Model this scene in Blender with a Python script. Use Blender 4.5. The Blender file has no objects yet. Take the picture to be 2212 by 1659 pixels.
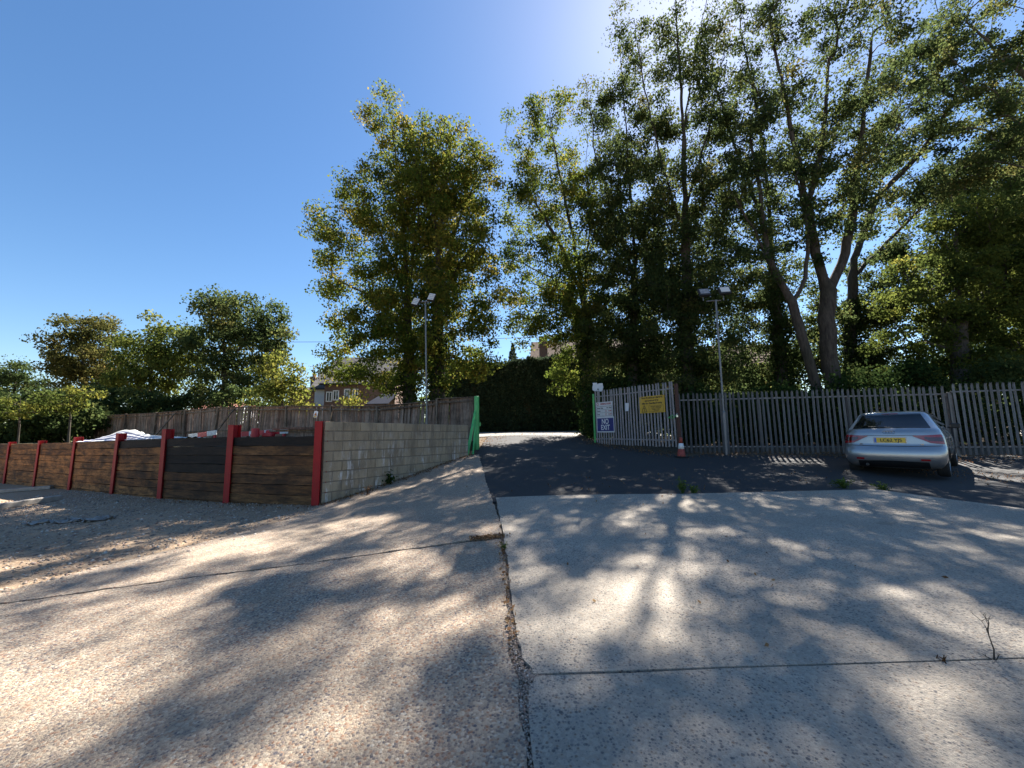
import bpy, bmesh, math, random
import numpy as np
from mathutils import Vector, Matrix
from mathutils.geometry import delaunay_2d_cdt
random.seed(7); rng = np.random.default_rng(7)
SC = bpy.context.scene
COL = SC.collection
R = math.radians
# ------------------------------------------------------------------ camera
F, CX, CY = 832.0, 1106.0, 829.5
PITCH, ROLL, EYE = R(7.0), R(0.8), 1.6
cp, sp, cr, sr = math.cos(PITCH), math.sin(PITCH), math.cos(ROLL), math.sin(ROLL)
cam = bpy.data.cameras.new('camera'); camo = bpy.data.objects.new('camera', cam); COL.objects.link(camo)
cam.sensor_fit = 'HORIZONTAL'; cam.sensor_width = 36; cam.lens = F / 2212 * 36
cam.clip_start = 0.05; cam.clip_end = 3000
_r, _u, _f = Vector((1, 0, 0)), Vector((0, -sp, cp)), Vector((0, cp, sp))
_r2, _u2 = _r * cr - _u * sr, _r * sr + _u * cr
_m = Matrix((_r2, _u2, -_f)).transposed().to_4x4(); _m.translation = (0, 0, EYE)
camo.matrix_world = _m
SC.camera = camo
# ------------------------------------------------------------------ world, sun, exposure
SUN_AZ, SUN_EL = R(28.8), R(49.4)          # azimuth clockwise from +Y
wd = bpy.data.worlds.new('World'); SC.world = wd; wd.use_nodes = True
wn = wd.node_tree; bg = wn.nodes['Background']
sky = wn.nodes.new('ShaderNodeTexSky'); sky.sky_type = 'NISHITA'; sky.sun_disc = False
sky.sun_elevation = SUN_EL; sky.sun_rotation = SUN_AZ
sky.air_density = 1.0; sky.dust_density = 0.3; sky.ozone_density = 2.5; sky.altitude = 50
hs_ = wn.nodes.new('ShaderNodeHueSaturation'); hs_.inputs['Saturation'].default_value = 1.18; wn.links.new(sky.outputs[0], hs_.inputs['Color']); wn.links.new(hs_.outputs[0], bg.inputs[0]); bg.inputs[1].default_value = 0.050
sun = bpy.data.lights.new('sun', 'SUN'); sun.energy = 5.0; sun.angle = R(0.53); sun.color = (1.0, 0.94, 0.85)
suno = bpy.data.objects.new('sun', sun); COL.objects.link(suno)
sdir = Vector((math.sin(SUN_AZ) * math.cos(SUN_EL), math.cos(SUN_AZ) * math.cos(SUN_EL), math.sin(SUN_EL)))
suno.rotation_euler = sdir.to_track_quat('Z', 'Y').to_euler(); suno.location = (20, 40, 60)
SC.view_settings.view_transform = 'Standard'; SC.view_settings.look = 'None'
SC.view_settings.gamma = 1.0; SC.view_settings.exposure = 1.92
SC.cycles.max_bounces = 5; SC.cycles.diffuse_bounces = 3; SC.cycles.glossy_bounces = 2
SC.cycles.transmission_bounces = 3; SC.cycles.transparent_max_bounces = 4
SC.cycles.use_denoising = True; SC.cycles.caustics_reflective = False; SC.cycles.caustics_refractive = False


# ------------------------------------------------------------------ pixel <-> world helpers (authoring only)
def ray(u, v):
    a, b = (u - CX) / F, -(v - CY) / F
    a, b = a * cr + b * sr, -a * sr + b * cr
    return Vector((a, cp - b * sp, sp + b * cp))
def at(u, v, Y):
    r = ray(u, v); return Vector((0, 0, EYE)) + r * (Y / r.y)
def on_plane(u, v, p0, p1):
    """hit of the pixel ray with the vertical plane through p0,p1 -> (distance along, z)"""
    r = ray(u, v); d = Vector((p1[0] - p0[0], p1[1] - p0[1])); L = d.length; d /= L
    A = np.array([[d.x, -r.x], [d.y, -r.y]]); s, t = np.linalg.solve(A, [-p0[0], -p0[1]])
    return float(s), EYE + r.z * float(t)
# ------------------------------------------------------------------ terrain height (thin plate spline)
CTRL = np.array([(0, 0, 0), (-4, 0, -.02), (5, 0, .05), (0, 3, .06), (6, 3, .13), (-6, 4, -.04), (-12, 4, -.1), (12, 4, .2),
 (-4.3, 8.6, .06), (-6.8, 9.4, .0), (-9.4, 10.5, -.05), (-12.2, 12, -.1), (-16, 14.2, -.2), (-19.4, 15.9, -.28), (-22.6, 17.4, -.33),
 (-3, 10.4, .38), (-1.47, 12.6, .84), (-1.4, 14.6, .97), (3.3, 16, 1.08), (5.2, 12.8, .8), (5.8, 13.2, .84), (9.8, 12, .8), (14.6, 11.8, .78),
 (8.2, 9.1, .46), (11, 10.8, .6), (-.4, 7.6, .3), (6.5, 7.4, .33), (3, 10, .55), (0, 20, 1.5), (0, 24, 1.58), (-10, 26, 1.5), (12, 22, 1.4), (25, 15, 1.0), (25, 24, 1.3),
 (0, -6, -.1), (-14, -6, -.15), (14, -6, .1), (22, 4, .3), (-24, 6, -.3)], float)
def _phi(r2): return np.where(r2 > 1e-12, r2 * np.log(np.maximum(r2, 1e-12)) * .5, 0)
_P = CTRL[:, :2]; _n = len(_P)
_K = _phi(((_P[:, None] - _P[None]) ** 2).sum(2)) + np.eye(_n) * 0.6
_Q = np.c_[np.ones(_n), _P]
_S = np.linalg.solve(np.block([[_K, _Q], [_Q.T, np.zeros((3, 3))]]), np.r_[CTRL[:, 2], 0, 0, 0])
def gz(x, y):
    x = np.atleast_1d(np.asarray(x, float)); y = np.atleast_1d(np.asarray(y, float))
    q = np.c_[np.clip(x, -28, 28), np.clip(y, -8, 27)]
    r2 = ((q[:, None] - _P[None]) ** 2).sum(2)
    return np.clip(_phi(r2) @ _S[:_n] + _S[_n] + q @ _S[_n + 1:], -.5, 1.62)
def g1(x, y): return float(gz(x, y)[0])
def gnd(u, v):
    """ground point under a pixel"""
    r = ray(u, v); z = .2
    lo, hi = 0.3, 60.0
    ts = np.geomspace(lo, hi, 400)
    d = EYE + r.z * ts - gz(r.x * ts, r.y * ts)
    k = np.argmax(d < 0) if (d < 0).any() else len(ts) - 1
    a, b = ts[max(k - 1, 0)], ts[k]
    for _ in range(25):
        m = .5 * (a + b)
        if EYE + r.z * m - g1(r.x * m, r.y * m) < 0: b = m
        else: a = m
    return Vector((r.x * a, r.y * a, EYE + r.z * a))
# ------------------------------------------------------------------ material helpers
class NT:
    def __init__(s, name):
        s.m = bpy.data.materials.new(name); s.m.use_nodes = True
        s.t = s.m.node_tree; s.b = s.t.nodes['Principled BSDF']; s.o = s.t.nodes['Material Output']
    def n(s, typ, **kw):
        nd = s.t.nodes.new(typ)
        for k, v in kw.items(): setattr(nd, k, v)
        return nd
    def set(s, sock, v):
        if isinstance(v, bpy.types.NodeSocket): s.t.links.new(v, sock)
        elif isinstance(v, (tuple, list)) and len(v) == 3 and sock.type == 'RGBA': sock.default_value = (*v, 1)
        else: sock.default_value = v
    def P(s, **kw):
        for k, v in kw.items(): s.set(s.b.inputs[k.replace('_', ' ')], v)
    def pos(s, scale=(1, 1, 1), kind='world', rot=(0, 0, 0)):
        if kind == 'world': src = s.n('ShaderNodeNewGeometry').outputs['Position']
        else: src = s.n('ShaderNodeTexCoord').outputs['Object']
        mp = s.n('ShaderNodeMapping'); s.set(mp.inputs[0], src); mp.inputs['Scale'].default_value = scale; mp.inputs['Rotation'].default_value = rot
        return mp.outputs[0]
    def noise(s, vec, scale, detail=4, rough=.55):
        nd = s.n('ShaderNodeTexNoise'); s.set(nd.inputs['Vector'], vec); nd.inputs['Scale'].default_value = scale
        nd.inputs['Detail'].default_value = detail; nd.inputs['Roughness'].default_value = rough
        return nd.outputs[0]
    def vor(s, vec, scale, feature='F1', rnd=1.0):
        nd = s.n('ShaderNodeTexVoronoi', feature=feature); s.set(nd.inputs['Vector'], vec); nd.inputs['Scale'].default_value = scale
        nd.inputs['Randomness'].default_value = rnd
        return nd
    def ramp(s, fac, stops, interp='LINEAR'):
        nd = s.n('ShaderNodeValToRGB'); s.set(nd.inputs[0], fac); cr_ = nd.color_ramp; cr_.interpolation = interp
        while len(cr_.elements) < len(stops): cr_.elements.new(.5)
        for e, (p, c) in zip(cr_.elements, stops):
            e.position = p; e.color = (c, c, c, 1) if isinstance(c, (int, float)) else (*c, 1)
        return nd.outputs[0]
    def mix(s, fac, a, b, mode='MIX'):
        nd = s.n('ShaderNodeMix', data_type='RGBA', blend_type=mode)
        s.set(nd.inputs[0], fac); s.set(nd.inputs[6], a); s.set(nd.inputs[7], b); return nd.outputs[2]
    def math(s, op, a, b=0.0):
        nd = s.n('ShaderNodeMath', operation=op); s.set(nd.inputs[0], a); s.set(nd.inputs[1], b); return nd.outputs[0]
    def rand(s): return s.n('ShaderNodeObjectInfo').outputs['Random']
    def bump(s, h, strength=.5, dist=.01):
        nd = s.n('ShaderNodeBump'); s.set(nd.inputs['Height'], h); nd.inputs['Strength'].default_value = strength
        nd.inputs['Distance'].default_value = dist; s.set(s.b.inputs['Normal'], nd.outputs[0])
M = {}
def plain(name, col, rough=.6, metal=0.0, var=.12, scale=6, **kw):
    t = NT(name); n_ = t.noise(t.pos(), scale, 5)
    c = t.ramp(n_, [(.3, tuple(x * (1 - var) for x in col)), (.7, tuple(min(1, x * (1 + var)) for x in col))])
    t.P(Base_Color=c, Roughness=rough, Metallic=metal, **kw); M[name] = t.m; return t
def aggregate(name, cement, stones, scale, cover, patch=None, mosaic=.35):
    t = NT(name); p = t.pos(); v = t.vor(p, scale); v2 = t.vor(p, scale * .45)
    big = t.noise(p, 1.1, 5, .6); fine = t.noise(p, 150, 4, .65)
    cov = t.ramp(t.noise(p, .6, 4, .6), [(.32, cover * .6), (.6, cover)])
    r1 = t.n('ShaderNodeSeparateColor'); t.set(r1.inputs[0], v.outputs['Color']); r2 = t.n('ShaderNodeSeparateColor'); t.set(r2.inputs[0], v2.outputs['Color'])
    d1 = t.math('ADD', v.outputs['Distance'], t.math('MULTIPLY', t.math('SUBTRACT', fine, .5), .35))
    m1 = t.ramp(t.math('SUBTRACT', t.math('MULTIPLY', cov, t.math('ADD', .35, r1.outputs[1])), d1), [(0.0, 0.0), (.10, .9)])
    m2 = t.ramp(t.math('SUBTRACT', t.math('MULTIPLY', cov, t.math('MULTIPLY', .75, r2.outputs[1])), v2.outputs['Distance']), [(0.0, 0.0), (.06, 1.0)])
    sc1 = t.ramp(r1.outputs[0], stones, 'CONSTANT'); sc2 = t.ramp(r2.outputs[0], stones, 'CONSTANT')
    base = t.mix(t.ramp(big, [(.35, 0.0), (.65, 1.0)]), tuple(x * .84 for x in cement), tuple(min(1, x * 1.1) for x in cement))
    base = t.mix(t.ramp(fine, [(.25, .55), (.6, 0.0)]), base, tuple(x * .5 for x in cement))
    base = t.mix(mosaic, base, sc1); c = t.mix(m1, base, sc1); c = t.mix(m2, c, sc2)
    st = t.noise(p, .35, 6, .65); c = t.mix(t.ramp(st, [(.5, 0.0), (.72, .45)]), c, patch or tuple(x * .5 for x in cement))
    tyre = t.noise(t.pos((3.2, .35, 1), rot=(0, 0, R(-24))), 1.0, 4, .6); c = t.mix(t.ramp(tyre, [(.52, 0.0), (.72, .38)]), c, tuple(x * .55 for x in cement))
    oil = t.noise(p, 1.9, 3, .5); c = t.mix(t.ramp(oil, [(.68, 0.0), (.76, .45)]), c, tuple(x * .35 for x in cement))
    t.P(Base_Color=c, Roughness=.85, Specular_IOR_Level=.25)
    h = t.math('ADD', t.math('MULTIPLY', v.outputs['Distance'], -.6), t.math('MULTIPLY', fine, .8))
    t.bump(h, 1.0, .012); M[name] = t.m
aggregate('concrete_right', (.54, .465, .37), [(0, (.17, .165, .16)), (.35, (.30, .27, .24)), (.55, (.11, .105, .11)), (.75, (.38, .34, .29)), (.9, (.22, .16, .12))], 60, .48, mosaic=.34)
aggregate('concrete_left', (.50, .39, .275), [(0, (.20, .16, .14)), (.25, (.36, .29, .22)), (.42, (.12, .11, .12)), (.6, (.42, .35, .27)), (.78, (.27, .145, .095)), (.9, (.50, .44, .36))], 64, .58, patch=(.26, .205, .15), mosaic=.5)
t = NT('asphalt'); p = t.pos(); n_ = t.noise(p, 220, 3); b_ = t.noise(p, .8, 5)
c = t.ramp(n_, [(.3, (.018, .018, .020)), (.6, (.036, .035, .036)), (.8, (.08, .077, .075))])
c = t.mix(t.ramp(b_, [(.45, 0.0), (.7, .4)]), c, (.05, .044, .038)); t.P(Base_Color=c, Roughness=.85); t.bump(n_, .6, .006); M['asphalt'] = t.m
t = NT('tarmac_road'); p = t.pos(); n_ = t.noise(p, 90, 3); b_ = t.noise(p, .5, 5)
c = t.ramp(n_, [(.3, (.16, .155, .15)), (.7, (.26, .25, .235))]); c = t.mix(t.ramp(b_, [(.45, 0.0), (.7, .5)]), c, (.28, .24, .19)); t.P(Base_Color=c, Roughness=.9); M['road'] = t.m
def earth(name, c0, c1, c2, sc=26):
    t = NT(name); p = t.pos(); v = t.vor(p, sc); b_ = t.noise(p, .9, 6, .65); n2 = t.noise(p, 60, 4)
    c = t.mix(t.ramp(b_, [(.35, 0.0), (.65, 1.0)]), c0, c1); c = t.mix(t.ramp(v.outputs['Color'], [(.2, 0.0), (.9, .8)]), c, c2)
    c = t.mix(t.ramp(n2, [(.35, .5), (.6, 0.0)]), c, tuple(x * .5 for x in c0))
    t.P(Base_Color=c, Roughness=.95, Specular_IOR_Level=.2); t.bump(t.math('ADD', v.outputs['Distance'], n2), .8, .015); M[name] = t.m
earth('gravel', (.29, .185, .11), (.40, .285, .185), (.46, .36, .26))
earth('dirt', (.09, .066, .045), (.15, .11, .075), (.22, .18, .13), 40)
earth('soil', (.05, .042, .028), (.085, .07, .04), (.07, .075, .03), 8)
earth('joint_dirt', (.13, .10, .075), (.22, .18, .14), (.34, .29, .24), 70)
# concrete blocks
t = NT('block'); p = t.pos(); rnd = t.rand()
big = t.noise(p, 2.2, 6, .65); fine = t.noise(p, 120, 4); strk = t.noise(t.pos((4.5, 4.5, .7)), 1.0, 6, .7); strk2 = t.noise(t.pos((6, 6, .6)), 1.5, 7, .75)
c = t.ramp(rnd, [(0, (.37, .285, .185)), (.5, (.43, .335, .22)), (1, (.49, .385, .255))])
c = t.mix(t.ramp(fine, [(.35, .5), (.6, 0.0)]), c, (.17, .145, .11))
c = t.mix(t.ramp(strk, [(.46, 0.0), (.66, .75)]), c, (.15, .12, .09))
c = t.mix(t.ramp(big, [(.46, 0.0), (.68, .7)]), c, (.19, .155, .115))
zz = t.n('ShaderNodeSeparateXYZ'); t.set(zz.inputs[0], t.n('ShaderNodeNewGeometry').outputs['Position'])
low = t.ramp(t.math('MULTIPLY', zz.outputs[2], .5), [(.3, 1.0), (.78, .3), (.93, 0.0)])
eff = t.math('MULTIPLY', t.ramp(strk2, [(.51, 0.0), (.60, 1.0)]), t.math('MULTIPLY', low, t.ramp(big, [(.42, 0.0), (.55, 1.0)])))
c = t.mix(t.math('MULTIPLY', eff, .9), c, (.66, .62, .58))
t.P(Base_Color=c, Roughness=.95, Specular_IOR_Level=.2); t.bump(t.math('ADD', fine, t.math('MULTIPLY', big, .5)), .5, .008); M['block'] = t.m
plain('mortar', (.22, .18, .135), .95, scale=14)
# timber
def timber(name, cols, along, dirt=(.02, .015, .012), kind='object', rough=.85, amt=.6, stain=.35):
    t = NT(name); p = t.pos(along, kind); rnd = t.rand()
    off = t.n('ShaderNodeVectorMath', operation='ADD'); t.set(off.inputs[0], p)
    cmb = t.n('ShaderNodeCombineXYZ'); t.set(cmb.inputs[0], t.math('MULTIPLY', rnd, 37.0)); t.set(cmb.inputs[1], t.math('MULTIPLY', rnd, 91.0)); t.set(off.inputs[1], cmb.outputs[0]); p = off.outputs[0]
    g = t.noise(p, 1.0, 7, .7); g2 = t.noise(p, .25, 4, .6)
    c = t.ramp(rnd, [(i / (len(cols) - 1) if len(cols) > 1 else 0, k) for i, k in enumerate(cols)])
    c = t.mix(t.ramp(g, [(.38, amt), (.6, 0.0)]), c, dirt); c = t.mix(t.ramp(g2, [(.5, 0.0), (.75, .5)]), c, tuple(x * 1.9 for x in cols[-1]))
    g3 = t.noise(p, 3.6, 5, .7); c = t.mix(t.ramp(g3, [(.36, .7), (.5, 0.0)]), c, dirt)
    wv_ = t.noise(t.pos((1.2, 1.2, 2.4)), 1.1, 6, .7); c = t.mix(t.ramp(wv_, [(.46, 0.0), (.62, stain)]), c, dirt)
    t.P(Base_Color=c, Roughness=rough, Specular_IOR_Level=.25); t.bump(g, .8, .012); M[name] = t.m
timber('sleeper', [(.11, .052, .022), (.19, .092, .036), (.24, .125, .052), (.15, .075, .034)], (1.6, 14, 14), amt=.7, stain=.6)
timber('sleeper_orange_lit', [(.20, .085, .028), (.34, .155, .052), (.42, .20, .07), (.27, .12, .04)], (1.6, 14, 14), amt=.75, stain=.75)  # orange-brown timber, brightened for sunlight bounced off the ground
timber('sleeper_tar', [(.018, .016, .015), (.035, .027, .02)], (1.6, 14, 14), (.008, .008, .008))
timber('fence_wood', [(.20, .135, .095), (.34, .26, .20), (.26, .19, .145), (.40, .32, .255), (.24, .13, .09)], (16, 16, 1.3), (.03, .02, .016))
timber('fence_wood_dark', [(.15, .105, .075), (.25, .19, .14)], (16, 16, 1.3), (.022, .016, .013))
# painted / metal
t = NT('red_paint'); p = t.pos(); n_ = t.noise(p, 5, 6, .65); strk = t.noise(t.pos((12, 12, 1)), 1, 5)
c = t.mix(t.ramp(n_, [(.45, 0.0), (.7, .5)]), (.30, .011, .014), (.20, .009, .011)); c = t.mix(t.ramp(strk, [(.55, 0.0), (.72, .6)]), c, (.13, .045, .028)); spk = t.noise(t.pos(), 26, 4, .7); c = t.mix(t.ramp(spk, [(.60, 0.0), (.68, .7)]), c, (.09, .035, .022))
t.P(Base_Color=c, Roughness=.6, Specular_IOR_Level=.25); t.bump(n_, .15, .004); M['red_paint'] = t.m
t = NT('green_paint'); n_ = t.noise(t.pos((6, 6, 2)), 2, 6, .65); c = t.mix(t.ramp(n_, [(.5, 0.0), (.72, .6)]), (.10, .46, .13), (.05, .22, .075)); t.P(Base_Color=c, Roughness=.45); M['green_paint'] = t.m
t = NT('galvanised'); n_ = t.noise(t.pos((20, 20, 2)), 1.5, 5, .6); rnd = t.rand()
c = t.ramp(n_, [(.3, (.11, .11, .115)), (.7, (.23, .23, .235))]); c = t.mix(t.math('MULTIPLY', rnd, .6), c, (.10, .092, .09)); t.P(Base_Color=c, Roughness=.48, Metallic=.55); M['galvanised'] = t.m
t = NT('galvanised_pale'); n_ = t.noise(t.pos((22, 22, 2.2)), 1.6, 6, .65); rnd = t.rand()
c = t.ramp(n_, [(.3, (.17, .158, .158)), (.7, (.36, .34, .34))]); c = t.mix(t.math('MULTIPLY', rnd, .35), c, (.28, .25, .24)); t.P(Base_Color=c, Roughness=.6, Metallic=.25); M['galvanised_pale'] = t.m
plain('rust', (.085, .04, .028), .85, var=.4, scale=30)
plain('pole_metal', (.17, .17, .175), .45, .6)
plain('black_metal', (.02, .02, .022), .5)
plain('white_paint', (.72, .72, .70), .5, var=.05)
plain('lamp_face', (.62, .60, .56), .35, var=.06)
plain('lamp_face_reflect', (.25, .25, .26), .3, var=.3)  # darker mottled lens, a dark reflection put into the colour
plain('yellow_sign', (.55, .33, .03), .5, var=.12)
plain('sign_white', (.62, .62, .62), .45, var=.06)
plain('sign_blue', (.018, .028, .17), .4, var=.15)
plain('print_black', (.012, .012, .012), .5)
plain('print_red', (.35, .03, .03), .5)
plain('print_white', (.75, .75, .75), .45, var=.04)
plain('print_orange', (.75, .24, .03), .5)
plain('paper', (.66, .66, .68), .7, var=.05)
plain('old_plastic', (.24, .20, .16), .4, var=.4, scale=9)
plain('dark_panel', (.03, .034, .05), .9, Specular_IOR_Level=.05)
plain('cone_red', (.30, .05, .03), .6, var=.35, scale=20)
plain('cone_white', (.75, .72, .68), .5, var=.2, scale=30)
plain('rubber', (.016, .016, .017), .8)
plain('plastic_black', (.012, .012, .013), .45)
plain('render_white', (.66, .67, .68), .8, var=.06)
plain('slate', (.10, .095, .095), .9, var=.3, scale=3, Specular_IOR_Level=.1)
plain('clay_tile', (.11, .078, .06), .9, var=.35, scale=5, Specular_IOR_Level=.1)
plain('red_roof', (.33, .13, .09), .8, var=.25, scale=3)
plain('chimney_pot', (.35, .15, .08), .8)
plain('concrete_plain', (.30, .27, .235), .9, var=.25, scale=8)
plain('barrier_red', (.50, .025, .03), .45)
plain('barrier_white', (.62, .60, .57), .6, var=.2, scale=12)
plain('tap_blue', (.03, .035, .12), .7)
t = NT('brick'); tb = t.n('ShaderNodeTexBrick'); t.set(tb.inputs['Vector'], t.pos((1, 1, 1), 'world', (R(90), 0, 0)))
tb.inputs['Scale'].default_value = 4.4; tb.inputs['Color1'].default_value = (.17, .085, .055, 1); tb.inputs['Color2'].default_value = (.11, .06, .045, 1); tb.inputs['Mortar'].default_value = (.2, .18, .15, 1)
t.P(Base_Color=tb.outputs[0], Roughness=.9); M['brick'] = t.m
t = NT('window_glass'); t.P(Base_Color=(.02, .025, .03), Roughness=.06, Specular_IOR_Level=.8); M['window_glass'] = t.m
t = NT('car_paint'); n_ = t.noise(t.pos((1, 1, 1), 'object'), 900, 2); c = t.ramp(n_, [(.3, (.33, .33, .335)), (.7, (.43, .43, .435))])
t.P(Base_Color=c, Metallic=.75, Roughness=.32, Coat_Weight=1.0, Coat_Roughness=.05); M['car_paint'] = t.m
t = NT('car_glass'); t.P(Base_Color=(.006, .008, .009), Roughness=.03, Specular_IOR_Level=.7); M['car_glass'] = t.m
t = NT('lens_red'); t.P(Base_Color=(.30, .008, .010), Roughness=.12, Coat_Weight=1.0); M['lens_red'] = t.m
t = NT('lens_dark'); t.P(Base_Color=(.07, .006, .008), Roughness=.12, Coat_Weight=1.0); M['lens_dark'] = t.m
t = NT('plate_yellow'); t.P(Base_Color=(.80, .48, .02), Roughness=.3); M['plate_yellow'] = t.m
t = NT('plate_blue'); t.P(Base_Color=(.04, .13, .45), Roughness=.3); M['plate_blue'] = t.m
t = NT('chrome'); t.P(Base_Color=(.45, .46, .48), Metallic=1.0, Roughness=.2); M['chrome'] = t.m
t = NT('alloy'); t.P(Base_Color=(.35, .36, .37), Metallic=.9, Roughness=.35); M['alloy'] = t.m
# tarp with stripes
t = NT('striped_tarp'); sx = t.n('ShaderNodeSeparateXYZ'); t.set(sx.inputs[0], t.n('ShaderNodeTexCoord').outputs['UV'])
w_ = t.math('FRACT', t.math('MULTIPLY', sx.outputs[1], 14.0)); c = t.ramp(w_, [(0, (.60, .60, .60)), (.55, (.035, .045, .16))], 'CONSTANT')
c = t.mix(t.math('GREATER_THAN', sx.outputs[1], .42), c, (.58, .57, .53)); n_ = t.noise(t.pos(), 8, 5); c = t.mix(t.ramp(n_, [(.5, 0.0), (.75, .5)]), c, (.2, .17, .15))
t.P(Base_Color=c, Roughness=.7); M['striped_tarp'] = t.m
# bark and leaves
def bark(name, c0, c1):
    t = NT(name); p = t.pos((6, 6, 1.2)); n_ = t.noise(p, 2.2, 7, .7); n2 = t.noise(t.pos(), .8, 4)
    c = t.ramp(n_, [(.35, c0), (.65, c1)]); c = t.mix(t.ramp(n2, [(.5, 0.0), (.75, .5)]), c, (c0[0] * .8, c0[1] * 1.05, c0[2] * .7))
    t.P(Base_Color=c, Roughness=.9, Specular_IOR_Level=.2); t.bump(n_, .9, .03); M[name] = t.m
bark('bark_pale', (.036, .029, .024), (.10, .082, .066)); bark('bark_dark', (.040, .033, .026), (.085, .07, .055)); bark('bark_grey', (.09, .078, .065), (.17, .15, .125))
def leafmat(name, stops, trans=.45, gloss=.35):
    t = NT(name); a = t.n('ShaderNodeAttribute', attribute_name='tint'); c = t.ramp(a.outputs['Fac'], stops)
    df = t.n('ShaderNodeBsdfDiffuse'); t.set(df.inputs[0], c); t.t.nodes.remove(t.b)
    tr = t.n('ShaderNodeBsdfTranslucent'); hs = t.n('ShaderNodeHueSaturation'); t.set(hs.inputs['Color'], c); hs.inputs['Hue'].default_value = .485; hs.inputs['Saturation'].default_value = 1.0; hs.inputs['Value'].default_value = 2.8
    t.set(tr.inputs[0], hs.outputs[0]); mx = t.n('ShaderNodeMixShader'); mx.inputs[0].default_value = trans
    t.set(mx.inputs[1], df.outputs[0]); t.set(mx.inputs[2], tr.outputs[0]); t.t.links.new(mx.outputs[0], t.o.inputs[0]); M[name] = t.m
leafmat('leaf_lime', [(0, (.030, .050, .010)), (.45, (.055, .080, .014)), (.75, (.085, .098, .018)), (1, (.15, .125, .022))])
leafmat('leaf_green', [(0, (.024, .038, .014)), (.5, (.040, .058, .020)), (.8, (.058, .070, .022)), (1, (.085, .082, .026))])
leafmat('leaf_yellow', [(0, (.034, .050, .013)), (.5, (.060, .078, .017)), (1, (.125, .125, .025))])
leafmat('leaf_brown', [(0, (.040, .046, .014)), (.5, (.068, .066, .019)), (1, (.11, .085, .026))])
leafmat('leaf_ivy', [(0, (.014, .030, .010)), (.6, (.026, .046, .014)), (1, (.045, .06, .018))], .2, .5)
leafmat('leaf_hedge', [(0, (.030, .048, .030)), (.6, (.050, .072, .042)), (1, (.09, .105, .05))], .15)
leafmat('leaf_dead', [(0, (.10, .055, .028)), (.5, (.17, .10, .05)), (1, (.28, .19, .10))], .2, .2)
leafmat('weed_green', [(0, (.05, .085, .02)), (1, (.11, .15, .035))], .4)
# ------------------------------------------------------------------ object helpers
WM = {}
def link(o, parent=None, mw=None, basis=None):
    COL.objects.link(o); mw = mw or Matrix.Identity(4)
    if parent is not None:
        o.parent = parent; o.matrix_parent_inverse = WM[parent.name].inverted()
    o.matrix_basis = mw; WM[o.name] = mw.copy(); return o
def tag(o, label, cat, group=None, kind=None):
    if label: o['label'] = label
    if cat: o['category'] = cat
    if group: o['group'] = group
    if kind: o['kind'] = kind
    return o
def thing(name, loc, label, cat, group=None):
    return tag(link(bpy.data.objects.new(name, None), None, Matrix.Translation(Vector(loc))), label, cat, group)
def obj(name, me, mat=None, parent=None, mw=None, smooth=False):
    o = bpy.data.objects.new(name, me)
    if mat and not me.materials: me.materials.append(M[mat])
    if smooth: me.shade_smooth()
    return link(o, parent, mw)
def struct(name, me, mat, mw=None, smooth=False):
    o = obj(name, me, mat, None, mw, smooth); o['kind'] = 'structure'; return o
def npmesh(name, V, Q, tint=None):
    V = np.asarray(V, np.float32); Q = np.asarray(Q, np.int32); k = Q.shape[1]
    me = bpy.data.meshes.new(name); me.vertices.add(len(V)); me.vertices.foreach_set('co', V.ravel())
    me.loops.add(Q.size); me.loops.foreach_set('vertex_index', Q.ravel())
    me.polygons.add(len(Q)); me.polygons.foreach_set('loop_start', np.arange(0, Q.size, k, dtype=np.int32))
    me.update(calc_edges=True)
    if tint is not None:
        a = me.attributes.new('tint', 'FLOAT', 'FACE'); a.data.foreach_set('value', np.asarray(tint, np.float32))
    return me
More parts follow.
